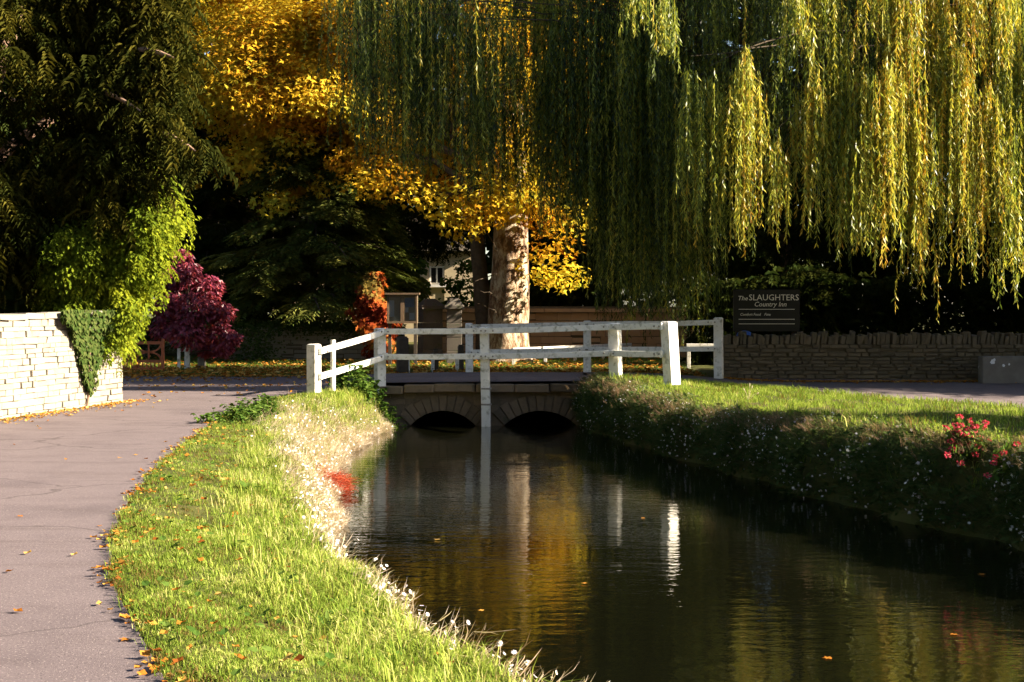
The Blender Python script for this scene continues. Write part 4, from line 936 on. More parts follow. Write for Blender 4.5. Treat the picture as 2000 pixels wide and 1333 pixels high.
# willow
def willow():
    rng = np.random.default_rng(51)
    t = thing('weeping_willow', 'great weeping willow with long sunlit yellow-green strands hanging over the lane', 'tree', (13.9, 35.6, .1))
    base = np.array([13.9, 35.6, 0]); fork = base + [-.5, -.3, 6.0]
    link('trunk', mesh_np('trunk', *tube_np(arc(base, fork, 0, 8, .05, rng), np.linspace(.7, .3, 8), 14, .1)[:2], MAT['bark'], smooth=True), t)
    YB = [(500, 200), (620, 300), (700, 370), (800, 410), (900, 430), (960, 400), (1050, 480), (1110, 535), (1170, 560), (1200, 640), (1300, 690), (1400, 610), (1450, 555), (1500, 490), (1550, 515), (1640, 560), (1750, 560), (1850, 560), (1900, 580), (1960, 450), (2050, 500), (2400, 520)]
    ybx = np.array([p[0] for p in YB]); yby = np.array([p[1] for p in YB])
    cas = []   # X, Y, ztop, zbot, width, n, tone (paints a sunlit front and a shaded back)
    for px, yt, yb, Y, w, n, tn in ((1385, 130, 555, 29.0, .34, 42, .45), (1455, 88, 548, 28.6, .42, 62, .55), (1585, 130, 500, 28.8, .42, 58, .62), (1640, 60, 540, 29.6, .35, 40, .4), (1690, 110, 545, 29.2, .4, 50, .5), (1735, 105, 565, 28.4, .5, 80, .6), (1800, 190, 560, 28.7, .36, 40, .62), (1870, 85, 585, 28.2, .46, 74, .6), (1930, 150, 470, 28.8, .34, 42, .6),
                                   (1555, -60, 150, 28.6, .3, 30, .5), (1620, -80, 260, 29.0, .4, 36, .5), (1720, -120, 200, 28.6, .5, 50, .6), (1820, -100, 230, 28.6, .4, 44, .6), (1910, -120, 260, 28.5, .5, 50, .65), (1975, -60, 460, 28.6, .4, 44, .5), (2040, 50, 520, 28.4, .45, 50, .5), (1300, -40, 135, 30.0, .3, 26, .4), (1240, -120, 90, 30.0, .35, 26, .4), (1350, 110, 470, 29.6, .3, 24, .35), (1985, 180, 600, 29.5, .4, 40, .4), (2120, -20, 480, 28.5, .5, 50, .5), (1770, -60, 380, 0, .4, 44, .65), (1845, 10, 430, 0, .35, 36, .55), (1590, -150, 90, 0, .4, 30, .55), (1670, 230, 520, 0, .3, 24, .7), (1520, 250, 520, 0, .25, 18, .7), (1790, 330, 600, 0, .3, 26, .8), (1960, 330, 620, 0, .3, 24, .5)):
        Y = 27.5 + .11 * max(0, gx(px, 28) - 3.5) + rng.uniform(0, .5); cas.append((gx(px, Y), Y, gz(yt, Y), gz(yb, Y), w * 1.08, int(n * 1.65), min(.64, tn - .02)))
    for i in range(112):      # mass on the left and centre, its shade painted in by low tones
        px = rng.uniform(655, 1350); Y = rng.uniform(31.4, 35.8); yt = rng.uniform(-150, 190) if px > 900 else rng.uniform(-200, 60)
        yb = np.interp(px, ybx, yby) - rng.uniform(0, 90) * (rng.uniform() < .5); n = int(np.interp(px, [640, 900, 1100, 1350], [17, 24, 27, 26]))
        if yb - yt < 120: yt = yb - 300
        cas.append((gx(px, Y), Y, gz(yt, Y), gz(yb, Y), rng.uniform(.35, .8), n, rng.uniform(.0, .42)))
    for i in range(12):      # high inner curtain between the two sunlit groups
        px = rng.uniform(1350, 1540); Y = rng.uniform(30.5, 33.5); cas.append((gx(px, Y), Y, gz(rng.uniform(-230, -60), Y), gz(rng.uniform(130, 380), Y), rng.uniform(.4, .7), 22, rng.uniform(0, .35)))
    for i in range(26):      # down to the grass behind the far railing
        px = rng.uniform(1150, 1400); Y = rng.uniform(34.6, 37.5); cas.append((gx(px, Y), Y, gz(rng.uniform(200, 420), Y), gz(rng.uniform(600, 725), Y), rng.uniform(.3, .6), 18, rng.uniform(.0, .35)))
    for i in range(58):      # behind the sunlit curtain and round the back, toned dark to imitate shade
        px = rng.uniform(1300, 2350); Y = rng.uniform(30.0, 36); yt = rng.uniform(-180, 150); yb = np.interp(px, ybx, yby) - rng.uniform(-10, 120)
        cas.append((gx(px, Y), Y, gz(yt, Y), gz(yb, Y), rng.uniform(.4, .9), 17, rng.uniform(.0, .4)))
    for i in range(52):      # the side of the crown beyond the frame, which shades the rest
        X = rng.uniform(10.5, 17); Y = rng.uniform(29.0, 35); cas.append((X, Y, rng.uniform(9, 14), rng.uniform(2, 4.5), rng.uniform(.7, 1.1), -14, rng.uniform(.1, .6)))
    for i in range(70):      # upper crown
        X = rng.uniform(1.5, 15); Y = rng.uniform(29.6, 34.8); zt = rng.uniform(11.5, 17); cas.append((X, Y, zt, max(8.3 + (Y - 29) * .15, zt - 5), rng.uniform(.8, 1.3), -13, rng.uniform(.1, .7)))
    TS = T_STRAND + T_COARSE; P = [[] for _ in TS]; A = [[] for _ in TS]; RN = [[] for _ in TS]; boughs = []
    for (X, Y, zt, zb, w, n, tn) in cas:
        tip = np.array([X, Y, zt]); a = base + [0, 0, 4.5] + np.array([X - base[0], Y - base[1], 0]) * .35; a[2] = max(6.5, zt * .75)
        boughs.append(tube_np(arc(a, tip, .8, 9, .08, rng), np.linspace(.035, .006, 9), 5))
        if len(boughs) % 5 == 0: boughs.append(tube_np(arc(fork, a, .4, 6, .1, rng), np.linspace(.16, .04, 6), 6))
        coarse = n < 0
        for s in range(abs(n)):
            dx, dy = rng.normal(size=2) * w * .5; x, y = X + dx, Y + dy; z = zt - min(1.6, (abs(dx) / w) ** 2 * 1.2) - rng.uniform(0, .5); L = (z - zb) * (rng.uniform(.55, 1.0) if rng.uniform() < .7 else rng.uniform(.25, .6)) - min(.8, abs(dx) / w * .5)
            m = max(2, int(L / .5)); swx, swy = rng.normal(size=2) * .05; outx = dx * .25
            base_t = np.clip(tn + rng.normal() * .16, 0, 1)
            for k in range(m):
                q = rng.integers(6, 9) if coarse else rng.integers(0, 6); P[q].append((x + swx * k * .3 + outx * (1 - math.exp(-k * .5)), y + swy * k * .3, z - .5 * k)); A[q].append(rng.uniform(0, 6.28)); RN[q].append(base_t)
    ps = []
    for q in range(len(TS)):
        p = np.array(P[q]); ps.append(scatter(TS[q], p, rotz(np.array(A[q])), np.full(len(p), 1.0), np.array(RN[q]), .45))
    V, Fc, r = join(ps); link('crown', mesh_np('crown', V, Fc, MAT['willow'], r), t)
    print('willow tris', len(Fc))
    V, Fc, r = join(boughs); link('limbs', mesh_np('limbs', V, Fc, MAT['bark']), t)
willow()

# dark evergreens closing the view
evergreen('evergreen_tree', 'dense dark evergreen behind the willow, above the brown garden wall', (3.6, 49.5, 5.0), (3.6, 2.6, 5.0), (3.6, 49.6, .1), 61)
evergreen('evergreen_tree', 'dense dark evergreen in deep shade straight behind the sign', (9.0, 46.5, 4.8), (3.8, 2.6, 5.2), (9.0, 46.6, .1), 62)
evergreen('evergreen_tree', 'dense dark evergreen in deep shade behind the willow, farthest from the bridge', (15.0, 45.0, 4.8), (4.2, 3.0, 5.2), (15.0, 45.2, .1), 63)
def hedge(label, x0, x1, y, h, dep, seed, n):
    rng = np.random.default_rng(seed); t = thing('clipped_hedge', label, 'hedge', ((x0 + x1) / 2, y, .1))
    P = np.stack([rng.uniform(x0, x1, n), y + rng.uniform(-.5, .5, n) * dep, rng.uniform(.1, h, n)], 1); P[:, 2] += .15 * np.sin(P[:, 0] * 1.7); D = norm(np.stack([np.zeros(n), np.full(n, -1.), np.full(n, .3)], 1) + rdir(n, rng) * .6)
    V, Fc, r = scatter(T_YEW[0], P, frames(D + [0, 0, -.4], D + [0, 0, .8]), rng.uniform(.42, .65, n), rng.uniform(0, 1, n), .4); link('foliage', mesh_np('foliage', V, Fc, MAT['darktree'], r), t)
    st = join([tube_np(arc((x, y, 0), (x, y, h * .8), 0, 5, .03, rng), np.linspace(.06, .02, 5), 5) for x in np.arange(x0 + .5, x1, 1.2)]); tag(link('stems', mesh_np('stems', *st[:2], MAT['bark']), t), kind='stuff')
evergreen('holly_tree', 'dark rounded tree hiding the roof of the cream house', (-3.0, 55.0, 6.9), (3.9, 2.2, 3.4), (-1.2, 55.4, .1), 64)
evergreen('holly_tree', 'dark rounded tree behind the layered conifer', (-9.0, 57.0, 6.0), (4.4, 2.4, 5.4), (-9.0, 57.2, .1), 65)
hedge('black shaded hedge behind the drystone wall under the willow', 5.0, 18.0, 40.5, 2.7, 1.4, 71, 3600)
# far belt, shared crown meshes
def far_belt():
    protos = []
    for s in (81, 82):
        rng = np.random.default_rng(s); C, D = clumps((0, 0, 8.5), (5.5, 4, 7.5), 190, rng, .6)
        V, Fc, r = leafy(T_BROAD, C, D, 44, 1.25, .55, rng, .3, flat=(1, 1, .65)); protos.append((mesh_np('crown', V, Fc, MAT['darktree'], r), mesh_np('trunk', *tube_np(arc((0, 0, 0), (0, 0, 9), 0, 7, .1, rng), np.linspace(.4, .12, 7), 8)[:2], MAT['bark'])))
    spots = [(-27, 56), (-19, 60), (-13, 73), (-5, 76), (3, 70), (13, 70), (20, 49), (29, 50), (-18, 44), (-17, -9), (-7, -14), (3, -17), (13, -15), (24, -14), (-18, 8)]  # the last six stand out of view, added to dim the ambient sky light
    labs = ['far dark tree at the outer edge beyond the yew', 'far dark tree half hidden behind the yew', 'far dark tree behind the yellow-green maple', 'far dark tree behind the stone house', 'far dark tree behind the brown garden wall', 'far dark tree behind the evergreen next to the trunk', 'far dark tree behind the evergreens under the willow', 'far dark tree beyond the willow, farthest from the bridge', 'dark tree standing close behind the yew'] + ['tall unseen tree added around the viewpoint to cut sky light'] * 6
    for i, (x, y) in enumerate(spots):
        t = thing('distant_tree', labs[i], 'tree', (x, y, .1), 'dark trees closing the view'); cm, tm = protos[i % 2]
        for nm, me in (('crown', cm), ('trunk', tm)):
            o = bpy.data.objects.new(nm, me); COL.objects.link(o); o.parent = t
        t.rotation_euler = (0, 0, i * 1.3); t.scale = (1.15, 1.15, 1.35 + .12 * math.sin(i * 2.1))
far_belt()
# tree outside the frame whose shadow lies across the right bank
broad_tree('bankside_tree', 'rounded tree beyond the edge of the picture shading the far bank grass', (16.5, 18.3, 5.0), (2.6, 2.0, 2.6), (16.5, 18.3, 0), 'ivy_dark', 130, 60, .6, .22, 91, T_BROAD)

evergreen('evergreen_tree', 'low dark evergreen beyond the edge of the picture shading the road and the drystone wall', (18.6, 28.6, 3.2), (1.9, 2.6, 2.7), (18.6, 28.6, 0), 92)
evergreen('evergreen_tree', 'taller dark evergreen beyond the edge of the picture at the end of the drystone wall', (18.4, 33.4, 3.6), (2.2, 3.0, 3.4), (18.4, 33.4, 0), 93)

evergreen('evergreen_tree', 'dark evergreen added beyond the edge of the picture to shade the hedge', (20.5, 40.5, 4.6), (2.6, 3.6, 4.4), (20.5, 40.5, 0), 94)  # unseen, added to keep sun off the hedge behind the willow
evergreen('evergreen_tree', 'tall dark evergreen added beyond the edge of the picture to shade the willow', (21.0, 31.6, 11.5), (3.0, 2.9, 7.6), (21.0, 31.6, 0), 95)  # unseen, added as a shade caster for the willow's left strands
evergreen('evergreen_tree', 'second tall dark evergreen added beyond the edge of the picture to deepen the willow shade', (26.0, 31.0, 13.0), (3.0, 2.9, 9.0), (26.0, 31.0, 0), 96)  # unseen, added behind the first to thicken its shadow

# ------------------------------------------------------------------ ground vegetation
def grass_on(name, x, y, h, r, mat, tmpl, label=None, hw=1.0):
    n = len(x); z = groundz(x, y); which = RNG.integers(0, len(tmpl), n); ps = []
    P = np.stack([x, y, z], 1); S = np.stack([h * hw, h * hw, h], 1)
    for q in range(len(tmpl)):
        m = which == q; ps.append(scatter(tmpl[q], P[m], rotz(RNG.uniform(0, 6.28, m.sum())), S[m], r[m], .5))
    V, Fc, rr = join(ps); o = link(name, mesh_np(name, V, Fc, MAT[mat], rr)); tag(o, label, None, None, 'stuff'); o['category'] = 'grass'; return o
def sample_left(n, y0, y1, a=0.0, b=1.0, power=1.0):
    y = y0 + (y1 - y0) * RNG.uniform(0, 1, n) ** power; x0 = redge(y); x1 = ledge(y); return x0 + (x1 - x0) * RNG.uniform(a, b, n), y
xa, ya = sample_left(12500, 5.2, 11.5, -.02, .98); xb, yb = sample_left(8500, 11.5, 28.6, -.02, .97)
x = np.concatenate([xa, xb]); y = np.concatenate([ya, yb]); u = (x - redge(y)) / (ledge(y) - redge(y))
h = np.where(u > .55, RNG.uniform(.05, .1, len(x)), RNG.uniform(.03, .055, len(x))) * np.interp(y, [5, 14, 28], [1, 1.1, 1.5]) * (1 + .35 * vnoise(x * 2.2, y * 2.2, 1))
r = np.clip(.44 + .3 * vnoise(x * 1.6, y * 1.6, 5) + .2 * vnoise(x * 4.3, y * 3.1, 2) + .28 * (u - .4) + RNG.normal(size=len(x)) * .17, 0, 1)
grass_on('bank_grass', x, y, h, r, 'grass', T_TUFT, 'sunlit grass verge between the lane and the stream', 1.25)
xw, yw = sample_left(3400, 5.4, 26, .02, .95); kw = vnoise(xw * 2.6, yw * 2.6, 11) + RNG.normal(size=len(xw)) * .2 > .3; xw, yw = xw[kw], yw[kw]; nw = len(xw); aw = RNG.uniform(0, 6.28, nw)
V, Fc, rr = scatter(T_BROAD, np.stack([xw, yw, groundz(xw, yw) + RNG.uniform(.02, .07, nw)], 1), frames(np.stack([np.cos(aw), np.sin(aw), RNG.uniform(.1, .7, nw)], 1), np.array([[0, 0, 1.]]) + rdir(nw) * .3), RNG.uniform(.025, .06, nw), RNG.uniform(0, 1, nw))
tag(link('clover_weeds', mesh_np('clover_weeds', V, Fc, MAT['nettle'], rr)), 'patches of small broad-leaved weeds in the sunlit verge', 'plants', None, 'stuff')
xl, yl = sample_left(2300, 6.0, 28.4, .45, .98); r = np.clip(.55 + .3 * vnoise(xl * 2, yl * 2, 2) + RNG.normal(size=len(xl)) * .15, 0, 1)
grass_on('long_grass', xl, yl, RNG.uniform(.11, .25, len(xl)), r, 'grass', T_LONG, 'long pale grass along the water on the near bank')
# right bank
n = 8000; yr = RNG.uniform(9, 30.2, n); xr = bedge(yr) + .1 + (np.minimum(rredge(yr), bedge(yr) + 7) - bedge(yr) - .08) * RNG.uniform(0, 1, n)
ok = ~inpoly(xr, yr, ROAD_POLY) & ((yr < 29) | (xr > 1.6)); xr, yr = xr[ok], yr[ok]
h = RNG.uniform(.08, .15, len(xr)) * (1 + .5 * ((xr - bedge(yr)) < .7) * (yr < 20)); r = np.clip(.4 + .25 * vnoise(xr * 1.4, yr * 1.4, 9) + RNG.normal(size=len(xr)) * .12, 0, 1)
grass_on('far_bank_grass', xr, yr, h, r, 'grass', T_TUFT, 'green grass on the far bank between the stream and the road')
# green beyond the road
n = 5500; xg = RNG.uniform(-14, 4.8, n); yg = RNG.uniform(34.2, 46.3, n); ok = ~inpoly(xg, yg, ROAD_POLY); xg, yg = xg[ok], yg[ok]
grass_on('lawn_grass', xg, yg, RNG.uniform(.06, .11, len(xg)), np.clip(.5 + .3 * vnoise(xg, yg, 4) + RNG.normal(size=len(xg)) * .15, 0, 1), 'lawn', T_TUFT, 'leaf-strewn green beyond the bridge', 2.2)

def scatter_flat(name, x, y, s, r, mat, label, tmpl=T_LITTER, lift=.01, road=False, cat='leaves'):
    n = len(x); z = np.where(inpoly(x, y, ROAD_POLY), roadz(x, y), groundz(x, y)) + lift
    a = RNG.uniform(0, 6.28, n); tilt = RNG.normal(size=n) * .25
    fwd = np.stack([np.cos(a), np.sin(a), tilt * .5], 1); up = np.stack([RNG.normal(size=n) * .3, RNG.normal(size=n) * .3, np.ones(n)], 1)
    V, Fc, rr = scatter(tmpl, np.stack([x, y, z], 1), frames(fwd, up), s, r); o = link(name, mesh_np(name, V, Fc, MAT[mat], rr)); tag(o, label, cat, None, 'stuff'); return o
# leaf litter: lawn, wall foot, verge edges
n = 5200; xg = RNG.uniform(-15, 4.6, n); yg = 34.0 + RNG.exponential(3.2, n); k = yg < 45; xg, yg = xg[k], yg[k]
scatter_flat('fallen_leaves', xg, yg, RNG.uniform(.06, .14, len(xg)), RNG.uniform(0, .95, len(xg)), 'litter', 'orange fallen leaves over the green beyond the bridge', lift=.05)
n = 1500; yw = RNG.uniform(12, 25.8, n); xw = wallx(yw) + .05 + RNG.exponential(.16, n)
scatter_flat('fallen_leaves', xw, yw, RNG.uniform(.03, .07, n), RNG.uniform(.2, 1, n), 'litter', 'drift of orange leaves along the foot of the cream wall')
n = 1500; yv = RNG.uniform(5.5, 27, n); kk = vnoise(yv * 1.9, yv * .7, 3) + RNG.normal(size=n) * .35 > .25; yv = yv[kk]; n = len(yv); xv = redge(yv) + RNG.normal(size=n) * .06
scatter_flat('fallen_leaves', xv, yv, RNG.uniform(.025, .06, n), RNG.uniform(0, .8, n), 'litter', 'brown leaves gathered where the lane meets the grass verge', lift=.015)
xv, yv = sample_left(260, 5.6, 20, .02, .8); scatter_flat('fallen_leaves', xv, yv, RNG.uniform(.03, .065, len(xv)), RNG.uniform(0, .9, len(xv)), 'litter', 'scattered leaves caught in the sunlit grass verge', lift=.035)
n = 1800; xw = RNG.uniform(4.9, 14, n); yw = 32.55 - RNG.exponential(.16, n)
scatter_flat('fallen_leaves', xw, yw, RNG.uniform(.04, .09, n), RNG.uniform(.2, .9, n), 'litter', 'orange leaves along the foot of the dark drystone wall')
n = 2200; yv = 26.8 + RNG.uniform(0, 8.5, n); xv = RNG.uniform(-15, -3.2, n); k = inpoly(xv, yv, ROAD_POLY) & (RNG.uniform(size=n) < .12 + .88 * (yv > 33 + .6 * np.sin(xv)) + .6 * (np.abs(yv - 30.5) < .35)); xv, yv = xv[k], yv[k]
scatter_flat('fallen_leaves', xv, yv, RNG.uniform(.05, .1, len(xv)), RNG.uniform(.1, .9, len(xv)), 'litter', 'orange leaves lying in streaks on the shaded junction')
# single leaves on the sunlit lane
lm = [mesh_np('leaf_blade', *scatter(T_MAPLE if q % 2 else T_LITTER, np.zeros((1, 3)), frames(np.array([[1., 0, .05]]), np.array([[0, .1, 1.]])), np.array([1.]), np.array([.2 + .15 * q]))[:2], MAT['litter'], np.full(10 if q % 2 else 7, .15 + .17 * q)) for q in range(5)]
for i, (px, py) in enumerate(((45, 1010), (48, 1085), (140, 1088), (10, 1120), (45, 1198), (195, 1185), (258, 1110), (250, 1250), (195, 1030), (235, 895), (320, 865), (300, 797), (80, 838), (265, 940), (130, 900), (268, 890), (455, 792), (30, 870))):
    Y = EYE * F_PX / (py - HOR); o = link('fallen_leaf', random.choice(lm)); o.location = (gx(px, Y), Y, .008); s = random.uniform(.04, .065); o.scale = (s, s, s); o.rotation_euler = (0, 0, random.uniform(0, 6.28))
    tag(o, 'single dry autumn leaf lying out on the sunlit lane', 'leaf', 'single leaves on the lane')
for i, (px, py) in enumerate(((1000 + 255, 0), ) * 0): pass
for i, (px, py) in enumerate(((851, 1055), (1135, 1141), (1260, 1014), (1625, 1287), (1915, 1124), (1856, 1240), (945, 1194))):
    Y = (EYE - WATER_Z) * F_PX / (py - HOR); o = link('floating_leaf', random.choice(lm)); o.location = (gx(px, Y), Y, WATER_Z + .006); s = random.uniform(.05, .08); o.scale = (s, s, s * .5); o.rotation_euler = (0, 0, random.uniform(0, 6.28))
    tag(o, 'single yellow leaf floating on the dark stream', 'leaf', 'leaves floating on the stream')

# fleabane cascading down the right bank, and along the left water's edge
def fleabane_right():
    n = 13000; y = RNG.uniform(8.5, 29.2, n); e = RNG.uniform(0, 1, n); lump = .1 + .3 * np.clip(vnoise(y * 1.9, y * .4, 2) + .45, 0, 1.2)
    v = RNG.uniform(0, 1, n); top = np.interp(y, [6, 14, 17, 20.8, 22.4, 26, 28.6], [.3, .28, .22, .1, .08, .2, .25])
    z = WATER_Z + .02 + (top + .06 - WATER_Z) * v ** .9; bulge = lump * np.sin(np.pi * np.clip(v * .9 + .15, 0, 1)) ** .7
    x = bedge(y) - bulge * RNG.uniform(.35, 1.1, n) + .22 * np.clip(v - .8, 0, 1) * 5 * RNG.uniform(0, 2.2, n); x += .12
    gap = (vnoise(y * 1.3, z * 2.1, 7) > .55); k = ~gap | (RNG.uniform(size=n) < .25)
    x, y, z, v = x[k], y[k], z[k], v[k]; n = len(x); P = np.stack([x, y, z], 1); out = norm(np.stack([np.full(n, -1.), np.full(n, -.45), np.full(n, .35)], 1) + rdir(n) * .7)
    r = np.clip(.35 + RNG.normal(size=n) * .18 + .5 * np.clip(v - .78, 0, 1) * 5 * np.clip(vnoise(y * 1.7, y, 3) + .5, 0, 1), 0, 1)
    V, Fc, rr = scatter(T_STEM[0], P, frames(np.cross(out, rdir(n)), out), RNG.uniform(.12, .23, n), r, .3)
    V2, F2, r2 = scatter(T_LEAF, P + rdir(n) * .05, frames(out + rdir(n) * .8, out), RNG.uniform(.05, .1, n), np.clip(r - .1, 0, 1))
    V, Fc, rr = join([(V, Fc, rr), (V2, F2, r2)])
    o = link('fleabane_cover', mesh_np('fleabane_cover', V, Fc, MAT['fleabane'], rr)); tag(o, 'dark cushions of trailing fleabane covering the steep far bank', 'plants', None, 'stuff')
    dn = 2600; dy_ = RNG.uniform(9, 29, dn); pk = vnoise(dy_ * 1.9, dy_ * .4, 2) + .45 + RNG.normal(size=dn) * .25 > .45; dy_ = dy_[pk]; dn = len(dy_); dx_ = bedge(dy_) + RNG.normal(size=dn) * .14 + .03; dz_ = np.interp(dy_, [6, 14, 17, 20.8, 22.4, 26, 28.6], [.3, .28, .22, .1, .08, .2, .25]) + RNG.uniform(-.12, .06, dn) - .5 * np.clip(bedge(dy_) - dx_, 0, 1)
    oo = norm(np.stack([np.full(dn, -.5), np.full(dn, -.3), np.full(dn, .8)], 1) + rdir(dn) * .5); V, Fc, rr = scatter(T_STEM[3], np.stack([dx_, dy_, dz_], 1), frames(np.cross(oo, rdir(dn)), oo), RNG.uniform(.09, .17, dn), RNG.uniform(0, .7, dn), .3)
    tag(link('dry_stems', mesh_np('dry_stems', V, Fc, MAT['drypink'], rr)), 'brownish-pink dry stems crowning the mounds of the far bank', 'plants', None, 'stuff')
    m = 4200; i = RNG.choice(n, m); keep = vnoise(P[i, 1] * 1.6, P[i, 2] * 2.5, 6) + RNG.normal(size=m) * .3 > .08; i = i[keep]; m = len(i)
    Pd = P[i] + out[i] * RNG.uniform(.03, .11, m)[:, None]; return Pd, out[i]
DISC = T([(0, 0, .12)] + [(math.cos(2 * math.pi * k / 14) * (1 if k % 2 else .55), math.sin(2 * math.pi * k / 14) * (1 if k % 2 else .55), .1 * (k % 2)) for k in range(14)], [(0, 1 + k, 1 + (k + 1) % 14) for k in range(14)])
EYE_DISC = T([(math.cos(2 * math.pi * k / 6) * .3, math.sin(2 * math.pi * k / 6) * .3, .14) for k in range(6)], [(0, 1, 2), (0, 2, 3), (0, 3, 4), (0, 4, 5)])
Pd, Od = fleabane_right()
V, Fc, r = scatter(DISC, Pd, frames(rdir(len(Pd)), Od + rdir(len(Pd)) * .5)[:, :, [0, 1, 2]], RNG.uniform(.013, .024, len(Pd)), RNG.uniform(0, 1, len(Pd)))
tag(link('daisy_flowers', mesh_np('daisy_flowers', V, Fc, MAT['petal'], r)), 'small white daisy flowers dotted over the steep far bank', 'flowers', None, 'stuff')
def fleabane_left():
    n = 7500; y = np.where(RNG.uniform(size=n) < .4, RNG.uniform(15, 25, n), RNG.uniform(6, 28.3, n)); wv = np.interp(y, [6, 12, 17, 20, 23, 25, 28.3], [.14, .16, .28, .4, .42, .22, .15]); x = ledge(y) + .08 - np.abs(RNG.normal(size=n)) * wv; z = groundz(x, y) + RNG.uniform(.0, .12, n); z = np.maximum(z, WATER_Z + .02)
    P = np.stack([x, y, z], 1); out = norm(np.stack([np.full(n, .7), np.full(n, -.2), np.full(n, .7)], 1) + rdir(n) * .6)
    V, Fc, rr = scatter(T_STEM[1], P, frames(np.cross(out, rdir(n)), out), RNG.uniform(.1, .22, n), RNG.uniform(.0, 1, n), .3)
    o = link('dry_stems', mesh_np('dry_stems', V, Fc, MAT['dry'], rr)); tag(o, 'pale dry stems trailing along the water edge of the near bank', 'plants', None, 'stuff')
    m = 3600; i = np.concatenate([RNG.choice(n, 2400), RNG.choice(np.where(P[:, 1] < 13)[0], 1200)]); far_ = RNG.uniform(size=m) < np.interp(P[i, 1], [6, 14, 20, 24, 28], [1, 1, .5, .3, .15]); i = i[far_]; m = len(i)
    Pd = P[i] + out[i] * RNG.uniform(.05, .14, m)[:, None]
    FR = frames(rdir(m), out[i] + np.array([[0, -.4, .3]]) + rdir(m) * .4); nr = Pd[:, 1] < 15
    V, Fc, r = scatter(EYE_DISC, Pd[nr], FR[nr], np.full(nr.sum(), .014), np.full(nr.sum(), .7)); tag(link('daisy_centres', mesh_np('daisy_centres', V, Fc, MAT['yolk'], r)), 'yellow centres of the daisies nearest the camera', 'flowers', None, 'stuff')
    V, Fc, r = scatter(DISC, Pd, FR, np.interp(Pd[:, 1], [6, 12, 28], [.0145, .015, .02]) * RNG.uniform(.7, 1.2, m), RNG.uniform(.2, 1, m))
    tag(link('daisy_flowers', mesh_np('daisy_flowers', V, Fc, MAT['petal'], r)), 'white daisy flowers fringing the water edge of the near bank', 'flowers', None, 'stuff')
fleabane_left()

# valerian, docks, nettles, red stems
def valerian(label, spots, root, seed, heads_r):
    rng = np.random.default_rng(seed); t = thing('valerian_plant', label, 'flowers', tuple(root)); stems = []; hp = []; lp = []
    for (px, py, Y) in spots:
        h = np.array(at(px, py, Y)); a = np.array(root) + rng.normal(size=3) * [.08, .08, .02]
        pts = arc(a, h, .06, 7, .012, rng); stems.append(tube_np(pts, np.linspace(.005, .003, 7), 5)); lp.append(pts[1:6])
        d = rdir(26, rng); hp.append(h + d * heads_r * [1, 1, .7])
    V, Fc, r = join(stems); tag(link('stems', mesh_np('stems', V, Fc, MAT['dry'], np.full(len(V), .4)), t), kind='stuff')
    for q in hp:
        d = norm(q - q.mean(0)); V, Fc, r = scatter(T_BROAD, q - d * .01, frames(d, rdir(26, rng)), rng.uniform(.018, .03, 26), rng.uniform(0, 1, 26)); link('flower_head', mesh_np('flower_head', V, Fc, MAT['valerian'], r), t)
    L = np.repeat(np.concatenate(lp), 5, 0); n = len(L); V, Fc, r = scatter(T_LEAF, L + rdir(n, rng) * .02, frames(rdir(n, rng) + [0, -.2, .5], rdir(n, rng)), rng.uniform(.05, .11, n), rng.uniform(.3, 1, n)); link('leaves', mesh_np('leaves', V, Fc, MAT['nettle'], r), t)
rv = random.Random(4); VH = [(rv.gauss(1888, 20), rv.gauss(850, 18), 15.1 + rv.uniform(-.15, .2)) for _ in range(26)]
valerian('bushy pink-red valerian in flower on the crest of the far bank', [(1895, 822, 15.2), (1905, 832, 15.1), (1890, 838, 15.2), (1868, 830, 15.3), (1880, 850, 15), (1893, 852, 15), (1860, 845, 15.2), (1908, 848, 15.1), (1925, 826, 15.3), (1857, 862, 15), (1873, 870, 15), (1900, 868, 15), (1850, 889, 14.8), (1876, 905, 14.7), (1905, 888, 14.9), (1932, 862, 15.1), (1918, 875, 15), (1860, 878, 14.9)] + VH, at(1890, 905, 15.3), 5, .032)
valerian('small red valerian with round heads hanging on the steep far bank near the picture edge', [(1960, 884, 14.2), (1944, 893, 14.2), (1941, 904, 14.2), (1929, 929, 14.1), (1985, 868, 14.3)], at(1968, 925, 14.4), 6, .03)
def rosette(label, px, py, Y, n, L, w, seed, mat='nettle', name='dock_plant'):
    rng = np.random.default_rng(seed); c = np.array(at(px, py, Y)); c[2] = float(groundz(np.array(c[0]), np.array(c[1]))) + .02
    t = thing(name, label, 'plant', tuple(c))
    for i in range(n):
        a = rng.uniform(0, 6.28); el = rng.uniform(.5, 1.25); ln = L * rng.uniform(.65, 1.1); V = []; d = np.array([math.cos(a), math.sin(a), 0]); s = np.array([-d[1], d[0], 0])
        for k in range(6):
            u = k / 5; p = c + d * ln * u * math.cos(el) * (1 + .5 * u) + np.array([0, 0, ln * (u * math.sin(el) - .35 * u * u)]); ww = w * math.sin(math.pi * min(1, u * .85 + .12)) * (1 if k < 5 else .1)
            V += [p - s * ww + [0, 0, ww * .4], p, p + s * ww + [0, 0, ww * .4]]
        Fq = [(k * 3 + j, k * 3 + j + 1, k * 3 + j + 4, k * 3 + j + 3) for k in range(5) for j in (0, 1)]
        link('leaf', mesh_np('leaf', np.array(V), np.array(Fq), MAT[mat], np.full(len(V), rng.uniform(.1, .9)), True), t)
rosette('clump of broad dark green strap leaves near the water on the near bank', 690, 1165, 11.0, 16, .24, .02, 7)
rosette('smaller strap-leaved clump right beside the daisies at the water edge', 748, 1172, 10.6, 10, .2, .016, 8)
rosette('low dark tuft of strap leaves close to the camera on the verge', 640, 1290, 8.0, 12, .16, .012, 9)
rosette('flat leafy weed in the middle of the near bank', 480, 955, 13.4, 9, .16, .03, 10)
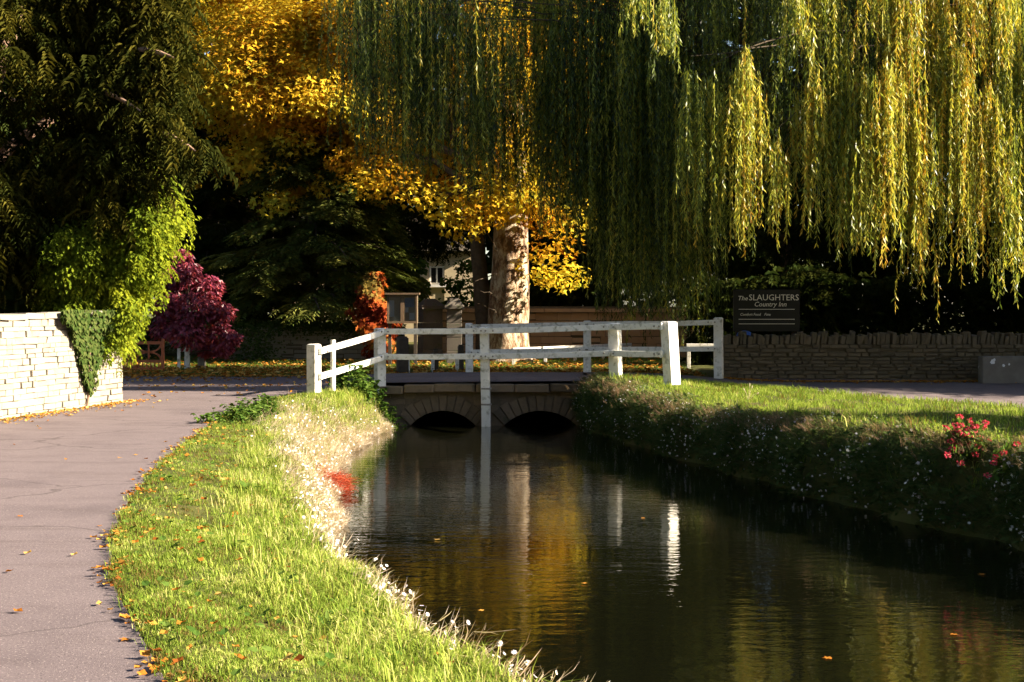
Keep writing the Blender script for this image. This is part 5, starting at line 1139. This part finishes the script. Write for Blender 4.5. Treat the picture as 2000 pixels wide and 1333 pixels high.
def leafy_weeds(name, label, box, n, h, seed, mat='nettle', leaf=.1):
    rng = np.random.default_rng(seed); x0, x1, y0, y1 = box; x = rng.uniform(x0, x1, n); y = rng.uniform(y0, y1, n); z = groundz(x, y)
    t = thing(name, label, 'plant', ((x0 + x1) / 2, (y0 + y1) / 2, float(z.mean()))); st = []; P = []; 
    for i in range(n):
        hh = h * rng.uniform(.6, 1.15); top = np.array([x[i] + rng.normal() * .08, y[i] + rng.normal() * .08, z[i] + hh]); pts = arc((x[i], y[i], z[i] - .03), top, 0, 6, .01, rng); st.append(tube_np(pts, np.linspace(.006, .003, 6), 4)); P.append(np.repeat(pts[1:], 4, 0))
    V, Fc, r = join(st); tag(link('stems', mesh_np('stems', V, Fc, MAT[mat], np.full(len(V), .4)), t), kind='stuff')
    P = np.concatenate(P); m = len(P); d = rdir(m, rng) * [1, 1, .3]
    V, Fc, r = scatter(T_BROAD, P, frames(d + [0, 0, -.25], np.array([[0, 0, 1.]]) + rdir(m, rng) * .4), leaf * rng.uniform(.6, 1.2, m), rng.uniform(0, 1, m)); link('leaves', mesh_np('leaves', V, Fc, MAT[mat], r), t)
leafy_weeds('nettle_patch', 'tall green nettles beside the end post of the near railing', (-3.55, -2.75, 27.6, 28.6), 60, .5, 12)
leafy_weeds('nettle_patch', 'dark shaded nettles against the bridge abutment', (-2.85, -2.2, 28.3, 28.85), 50, .5, 13)
leafy_weeds('low_weeds', 'low dark green weeds at the lane edge below the railing', (-4.5, -3.7, 20.6, 23.5), 90, .2, 14, leaf=.07)
def red_clump():
    rng = np.random.default_rng(15); n = 330; c = np.array([-2.42, 18.6]); x = c[0] + rng.normal(size=n) * .1; y = c[1] + rng.normal(size=n) * .28; z = np.maximum(groundz(x, y), WATER_Z + .03) + rng.uniform(0, .1, n)
    t = thing('red_trailing_plant', 'tangle of red trailing stems hanging to the water on the near bank', 'plant', (c[0], c[1], -.4))
    out = norm(np.stack([np.full(n, 1.), np.full(n, -.3), np.full(n, -.1)], 1) + rdir(n, rng) * .6)
    V, Fc, r = scatter(T_STEM[2], np.stack([x, y, z], 1), frames(np.cross(out, rdir(n, rng)), out), rng.uniform(.14, .3, n), rng.uniform(0, 1, n), .3); tag(link('stems', mesh_np('stems', V, Fc, MAT['redstem'], r), t), kind='stuff')
red_clump()
def seed_stems():
    for lab, px, py, Y, hs in (('thin seeding grass stalks leaning over the water on the near bank', 720, 1090, 12.2, ((.28, .2), (.22, .3), (.05, .28))), ('few tall seeding grass stalks on the crest of the far bank', 1462, 752, 24.5, ((.02, .3), (-.08, .22), (.06, .26), (.16, .15)))):
        c = np.array(at(px, py, Y)); c[2] = float(groundz(np.array(c[0]), np.array(c[1]))); t = thing('grass_stalks', lab, 'grass', tuple(c))
        for dx, dz in hs:
            pts = arc(c, c + [dx, 0, dz], .04, 6); link('stalk', mesh_np('stalk', *tube_np(pts, np.linspace(.0035, .002, 6), 4)[:2], MAT['dry'], np.full(24, .6)), t)
            tip = pts[-1]; link('seed_head', mesh_np('seed_head', *tube_np(arc(tip - [dx * .1, 0, dz * .12], tip + [dx * .1, 0, dz * .1], 0, 5), [.003, .009, .01, .007, .001], 6)[:2], MAT['dry'], np.full(30, .8)), t)
seed_stems()

tri = sum(sum(len(p.vertices) - 2 for p in me.polygons) if len(me.polygons) < 2000 else len(me.loops) - 2 * len(me.polygons) for me in bpy.data.meshes)
print('mesh tris', tri)
